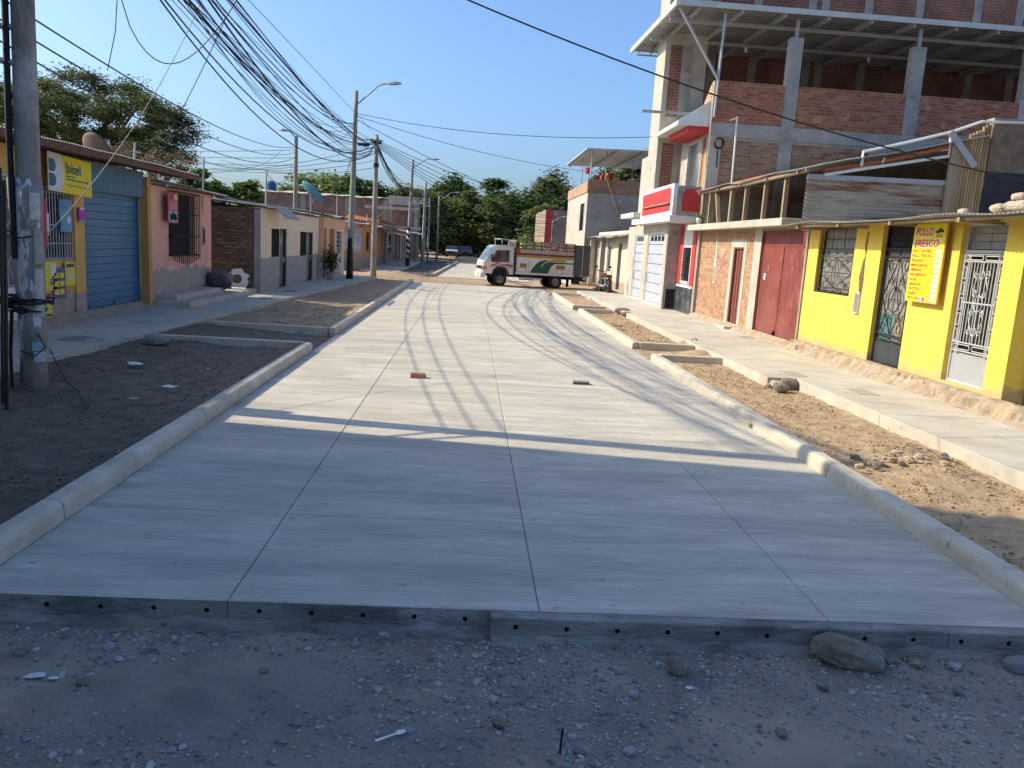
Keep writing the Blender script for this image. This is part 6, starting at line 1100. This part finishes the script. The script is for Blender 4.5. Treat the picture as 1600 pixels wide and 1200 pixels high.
# hillside scrub that reads as one mass behind the last trees
mb=MB().sheet(lambda a,b:(-60+130*a,150+10*b,(1-abs(2*b-1))*(4+2.*noise.noise(Vector((a*22,b*3,2)))) -.2),90,4); tag(part('wooded_bank',mb,mat('bank_scrub',(.16,.115,.065),(.06,.055,.03),scale=.9,bump=1,bscale=3)),'brown scrub-covered bank closing the view at the road end','scrub',kind='stuff')
sb=thing('potted_shrub','leafy dark shrub in a pot beside the dark red doorway','plant',(-5.9,34.7,.17)); part('pot',MB().lathe((-5.9,34.7,.17),[(.14,0),(.19,.3),(.16,.3)],12),M_conc,sb)
rg=random.Random(3); vs=[];fs=[];tone=[]
for i in range(900):
    p=Vector((-5.9+rg.gauss(0,.16),34.7+rg.gauss(0,.2),.95+rg.gauss(0,.27))); a=rg.uniform(0,6.3); u=Vector((math.cos(a),math.sin(a),rg.gauss(0,.5)))*.06; v=Vector((-math.sin(a),math.cos(a),rg.gauss(0,.5)))*.03; k=len(vs); vs+=[p-u,p+v,p+u,p-v]; fs.append((k,k+1,k+2,k+3)); tone.append(rg.random())
mb=MB(); mb.v=[tuple(p) for p in vs]; mb.f=fs; o=part('foliage',mb,G2,sb); o.data.attributes.new('tone','FLOAT','FACE').data.foreach_set('value',tone); part('stem',MB().tube([(-5.9,34.7,.4),(-5.9,34.7,.9)],.03,6),M_bark,sb)
# ================================================================== STONES, RUBBLE, LITTER
def ico():
    b=bmesh.new(); bmesh.ops.create_icosphere(b,subdivisions=1,radius=1); v=[q.co.copy() for q in b.verts]; b.verts.index_update(); f=[tuple(x.index for x in q.verts) for q in b.faces]; b.free(); return v,f
IV,IF=ico()
def pebbles(name,label,cat,m,pts,seed):
    rg=random.Random(seed); mb=MB(); tone=[]
    for (x,y,z,s) in pts:
        rot=Matrix.Rotation(rg.uniform(0,6.3),3,'Z')@Matrix.Rotation(rg.uniform(-.5,.5),3,'X'); sx,sy,sz=s*rg.uniform(.7,1.3),s*rg.uniform(.6,1.1),s*rg.uniform(.4,.75); k=len(mb.v)
        for c in IV:
            q=rot@Vector((c.x*sx*rg.uniform(.65,1.25),c.y*sy*rg.uniform(.65,1.25),c.z*sz*rg.uniform(.75,1.2))); mb.v.append((x+q.x,y+q.y,z+q.z+sz*.35))
        mb.f+=[tuple(i+k for i in f) for f in IF]; tone+=[rg.random()]*len(IF)
    o=tag(part(name,mb,m),label,cat,kind='stuff'); o.data.attributes.new('tone','FLOAT','FACE').data.foreach_set('value',tone); return o
rg=random.Random(11); pts=[]
def dens(x,y): return max(0,.32+.9*fbm(x,y,.9,8)+.55*math.exp(-((y-4.2)/.14)**2)+.45*math.exp(-((x-.6)/.7)**2))
while len(pts)<15000:
    x=rg.uniform(-3.4,4.2); y=2.55+1.78*rg.random()
    if rg.random()<dens(x,y)*.75: s=.003+.011*rg.random()**2.2+(.017*rg.random() if rg.random()<.06 else 0); pts.append((x,min(y,4.27),ghz(x,y),s))
pebbles('loose_gravel','loose grey gravel scattered over the dirt before the cut slab edge','gravel',M_peb,pts,1)
def clods(x0,x1,y0,y1,n,zb,seed,sc=1.,cl=None):
    rg=random.Random(seed); pts=[]
    while len(pts)<n:
        x=rg.uniform(x0,x1); y=y0+.1+(y1-y0-.1)*rg.random()**1.5
        if rg.random()<.4+.8*fbm(x,y,1.2,4): pts.append((x,y,zb(x,y),(.005+.018*rg.random()**2.5)*sc))
    return pts
zs=lambda zb,tilt=None:(lambda x,y:zb+.03*fbm(x,y,.9,5)+.012*fbm(x,y,5.5,2)+(tilt(x,y) if tilt else 0)+.004)
pebbles('soil_clods','small dry clods over the sunny right-hand bed','clods',M_clod,clods(3.9,5.5,4.5,15.3,3600,zs(.012,lambda x,y:.06*math.exp(-((x-5.0)/.5)**2-((y-8.6)/1.)**2)),2),2)
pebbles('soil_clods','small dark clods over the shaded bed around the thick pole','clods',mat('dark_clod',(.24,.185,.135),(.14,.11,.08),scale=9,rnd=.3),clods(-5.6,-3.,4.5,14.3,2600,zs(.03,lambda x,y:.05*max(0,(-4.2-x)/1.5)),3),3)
pebbles('soil_clods','dry clods over the second left-hand bed and driveway','clods',M_clod,clods(-5.2,-3.,17.2,30,1500,zs(.05,lambda x,y:.03*max(0,(-3.8-x))),4,1.3),4)
pebbles('soil_clods','dry clods over the middle right-hand bed','clods',M_clod,clods(3.9,5.,17.6,34,1500,lambda x,y:.03+.04*fbm(x,y,.9,5),5,1.4),5)
# rubble row in the sunny bed: individual stones
i=0
for k in range(44):
    px=1325+160*rg.random(); py=722-6*math.sin((px-1325)/160*PI)+rg.uniform(-9,9)-(px-1400)*.04; q=G(px,py,.07); s=.018+.035*rg.random()**1.6; r_=rock_mb(s*1.2,s,s*.75,100+k,1,.3)
    solo('rubble_stone',MB().add([(a+q.x,b+q.y,c+.055+s*.5) for a,b,c in r_.v],r_.f),(M_rock,MATS['pale_stone'],M_clod)[k%3],('dark brown','pale pinkish','earth-coloured')[k%3]+' rubble stone in the loose row across the sunny bed','stone','rubble row in the sunny bed',loc=(q.x,q.y,.05))
for k,(px,py,s) in enumerate(((1232,602,.15),(1213,602,.11),(1221,608,.12),(1206,597,.09),(1243,598,.12),(1199,601,.06))):
    q=G(px,py,.06); r_=rock_mb(s*1.1,s*.8,s*.62,150+k,2,.22); solo('broken_concrete',MB().add([(a+q.x,b+q.y,c+.02+s*.5) for a,b,c in r_.v],r_.f),(M_rock,MATS['pale_stone'])[k%2],'broken chunk in the heap against the right pavement edge','rubble','heap at the pavement edge',loc=(q.x,q.y,.09))
for k,(px,py,s,lab) in enumerate(((972,488,.22,'rough rubble lump at the pavement edge opposite the garage'),(978,492,.16,'smaller rubble lump beside the rough one opposite the garage'),(965,510,.1,'dark flat scrap lying in the middle bed'),(243,535,.18,'flat grey stone where the pavement meets the long beam'))):
    q=G(px,py,.1); r_=rock_mb(s*1.2,s*.8,s*(.5 if k!=2 else .2),170+k,2,.25); solo('stone',MB().add([(a+q.x,b+q.y,c+.08+s*.3) for a,b,c in r_.v],r_.f),M_rock if k!=3 else M_edge,lab,'stone',loc=(q.x,q.y,.08))
# foreground stones
def rockat(name,px,py,sx,sy,sz,seed,m,lab,rz=0,sub=3,rough=.2,z=gz,emb=.75,tilt=0):
    q=G(px,py,z); r_=rock_mb(sx,sy,sz,seed,sub,rough); o=solo(name,r_,m,lab,'stone',smooth=False); o.location=(q.x,q.y,z+sz*emb); o.rotation_euler=(0,tilt,rz); return o
rockat('boulder',1322,1040,.21,.085,.09,5,M_rock,'large elongated tan rock resting against the cut slab edge',R(-8),4,.22,emb=.85,tilt=R(10))
rockat('stone',1059,1050,.062,.05,.05,9,M_rock,'brown chunky stone alone on the gravel before the slab',.4,3)
rockat('stone',1588,1048,.085,.06,.05,12,mat('grey_river_stone',(.25,.25,.24),(.17,.17,.165),scale=6),'smooth grey river stone near the end of the slab edge',.2,3,.08)
for k,(px,py,s) in enumerate(((32,1023,.03),(57,1017,.02),(170,1015,.035),(130,1070,.03),(555,1010,.03),(600,995,.035),(412,1050,.022),(590,1080,.025),(770,1095,.025),(905,1178,.03),(983,1178,.028),(1285,1075,.035),(1220,1148,.03),(1495,1082,.03),(270,1005,.03),(780,1135,.035),(640,1145,.025),(990,1088,.03),(1430,1040,.05),(1490,1045,.04),(1390,1035,.04),(1405,1030,.03))):
    rockat('stone',px,py,s*1.2,s,s*.6,200+k,M_peb if k%3 else M_rock,'small loose grey stone lying on the foreground gravel' if k%3 else 'small loose brown stone lying on the foreground gravel',k,1,.35); bpy.context.scene.collection.objects[-1]['group']='larger stones on the foreground gravel'
def bit(px,py,s,lab,z,k,name='paper_scrap',m=None):
    q=G(px,py,z); rg=random.Random(k); n=7; pl=[(s*rg.uniform(.6,1.2)*math.cos(2*PI*i/n)*1.5,s*rg.uniform(.6,1.1)*math.sin(2*PI*i/n)) for i in range(n)]; mb=MB(); mb.add([(q.x+a,q.y+b,z+.012+s*.5*abs(noise.noise(Vector((a*20,b*20,k))))) for a,b in pl]+[(q.x,q.y,z+.012+s*.35)],[(i,(i+1)%n,n) for i in range(n)]); return solo(name,mb,m or M_paperW,lab,'litter',loc=(q.x,q.y,z))
bit(211,570,.10,'crumpled white plastic scrap in the dark bed near the long beam',.09,1); bit(264,606,.07,'white torn scrap lying in the middle of the dark bed',.08,2); bit(324,578,.03,'tiny white scrap near the left kerb in the dark bed',.07,3); bit(210,625,.06,'yellowish paper scrap in the dark bed',.08,4,m=flat('old_paper',(.4,.36,.22)))
bit(55,1060,.035,'white paper scrap on the foreground gravel, larger one',gz,5); bit(83,1063,.02,'small white paper scrap beside the larger one on the gravel',gz,6); bit(1076,1078,.02,'white broken chip on the gravel below the brown stone',gz,7); bit(57,991,.025,'white chip just below the slab edge',gz,8)
bit(930,467,.25,'pale board scrap lying on soil near the motorbike',.1,9,'board_scrap')
# plastic spoon
q=G(612,1154,gz+.012); spn=thing('plastic_spoon','white disposable plastic spoon lying on the gravel','spoon',(q.x,q.y,gz+.012)); SPF=FO((q.x,q.y,gz+.02),(.83,.55,0),(-.55,.83,0),(0,0,1))
mb=MB().sheet(lambda u,v:SPF(.045+.026*math.cos(2*PI*u)*v,.017*math.sin(2*PI*u)*v,.004+.007*v*v),20,5); part('bowl',mb,flat('plastic_white',(.8,.8,.82),.3),spn); part('handle',MB().prism(SPF,[(.02,-.004),(.024,.004),(-.085,.006),(-.085,-.006)],.008,.012),MATS['plastic_white'],spn)
q=G(874,1180,gz); solo('rebar_stub',MB().tube([(q.x,q.y,gz-.05),(q.x+.003,q.y,gz+.06),(q.x+.006,q.y,gz+.135)],.006,6),M_black,'short dark rebar stub sticking up out of the gravel','rebar',loc=(q.x,q.y,gz))
q=G(1083,1010,gz); 
solo('wood_chip',MB().box(q.x-.012,q.x+.006,q.y-.006,q.y+.006,gz,gz+.03),M_wood,'small upright wood chip against the slab edge','chip',loc=(q.x,q.y,gz)) if False else None
# bricks left on the road
def roadbrick(px,py,rz,m,lab,L=.24):
    q=G(px,py,0); mb=MB().bev(-L/2,L/2,-.06,.06,0,.075,.012); [mb.v.__setitem__(i,(v[0]+.012*noise.noise(Vector(v)*9),v[1]+.01*noise.noise(Vector(v)*11),v[2])) for i,v in enumerate(list(mb.v))]; o=solo('loose_brick',mb,m,lab,'brick'); o.location=(q.x,q.y,.001); o.rotation_euler=(0,0,rz); return o
roadbrick(653,590,.15,M_brickT,'tan broken brick lying alone on the sunlit road slabs')
hb_=thing('hollow_brick','grey perforated brick lying on the road slabs opposite the rubble heap','brick',(G(907,600).x,G(907,600).y,.001)); q=G(907,600); part('block',MB().bev(q.x-.13,q.x+.13,q.y-.07,q.y+.07,.001,.05,.006),M_conc,hb_)
for k in range(5): part('void',MB().lathe((q.x-.1+k*.05,q.y-.0705,.026),[(.016,0),(.016,.002)],8,(0,-1,0)),M_dark,hb_); part('void',MB().lathe((q.x-.1+k*.05,q.y,.05),[(.017,0),(.017,.002)],8,(0,0,1)),M_dark,hb_)
rockat('stone',1175,668,.05,.04,.03,240,M_rock,'small brown stone on the road beside the right kerb',0,2,.2,0.)
# dirt heaps
def heap(px,py,r,h,z,lab,m=M_soil,seed=1,rr=None):
    q=G(px,py,z); ry=rr or r; mb=MB().sheet(lambda u,v:(q.x+r*v*math.cos(2*PI*u)*(1+.12*noise.noise(Vector((math.cos(6.28*u)*2,math.sin(6.28*u)*2,seed)))),q.y+ry*v*math.sin(2*PI*u),z-.02+h*(1-v*v)**1.2*(1+.4*noise.noise(Vector((u*7,v*5,seed))))),28,10); return solo('dirt_heap',mb,m,lab,'dirt heap',smooth=True,loc=(q.x,q.y,z))
heap(731,409,2.2,.5,.02,'sandy dirt heap at the road end beside the grey-blue car',seed=2); heap(1083,543,.55,.2,0.0,'low sandy heap between the two driveway beams',seed=3); heap(610,430,2.2,.25,.0,'low sandy heap on the corner by the bare pole',seed=4); heap(955,452,1.0,.3,.1,'dark dirt heap beside the motorbike',M_dsoil,5)
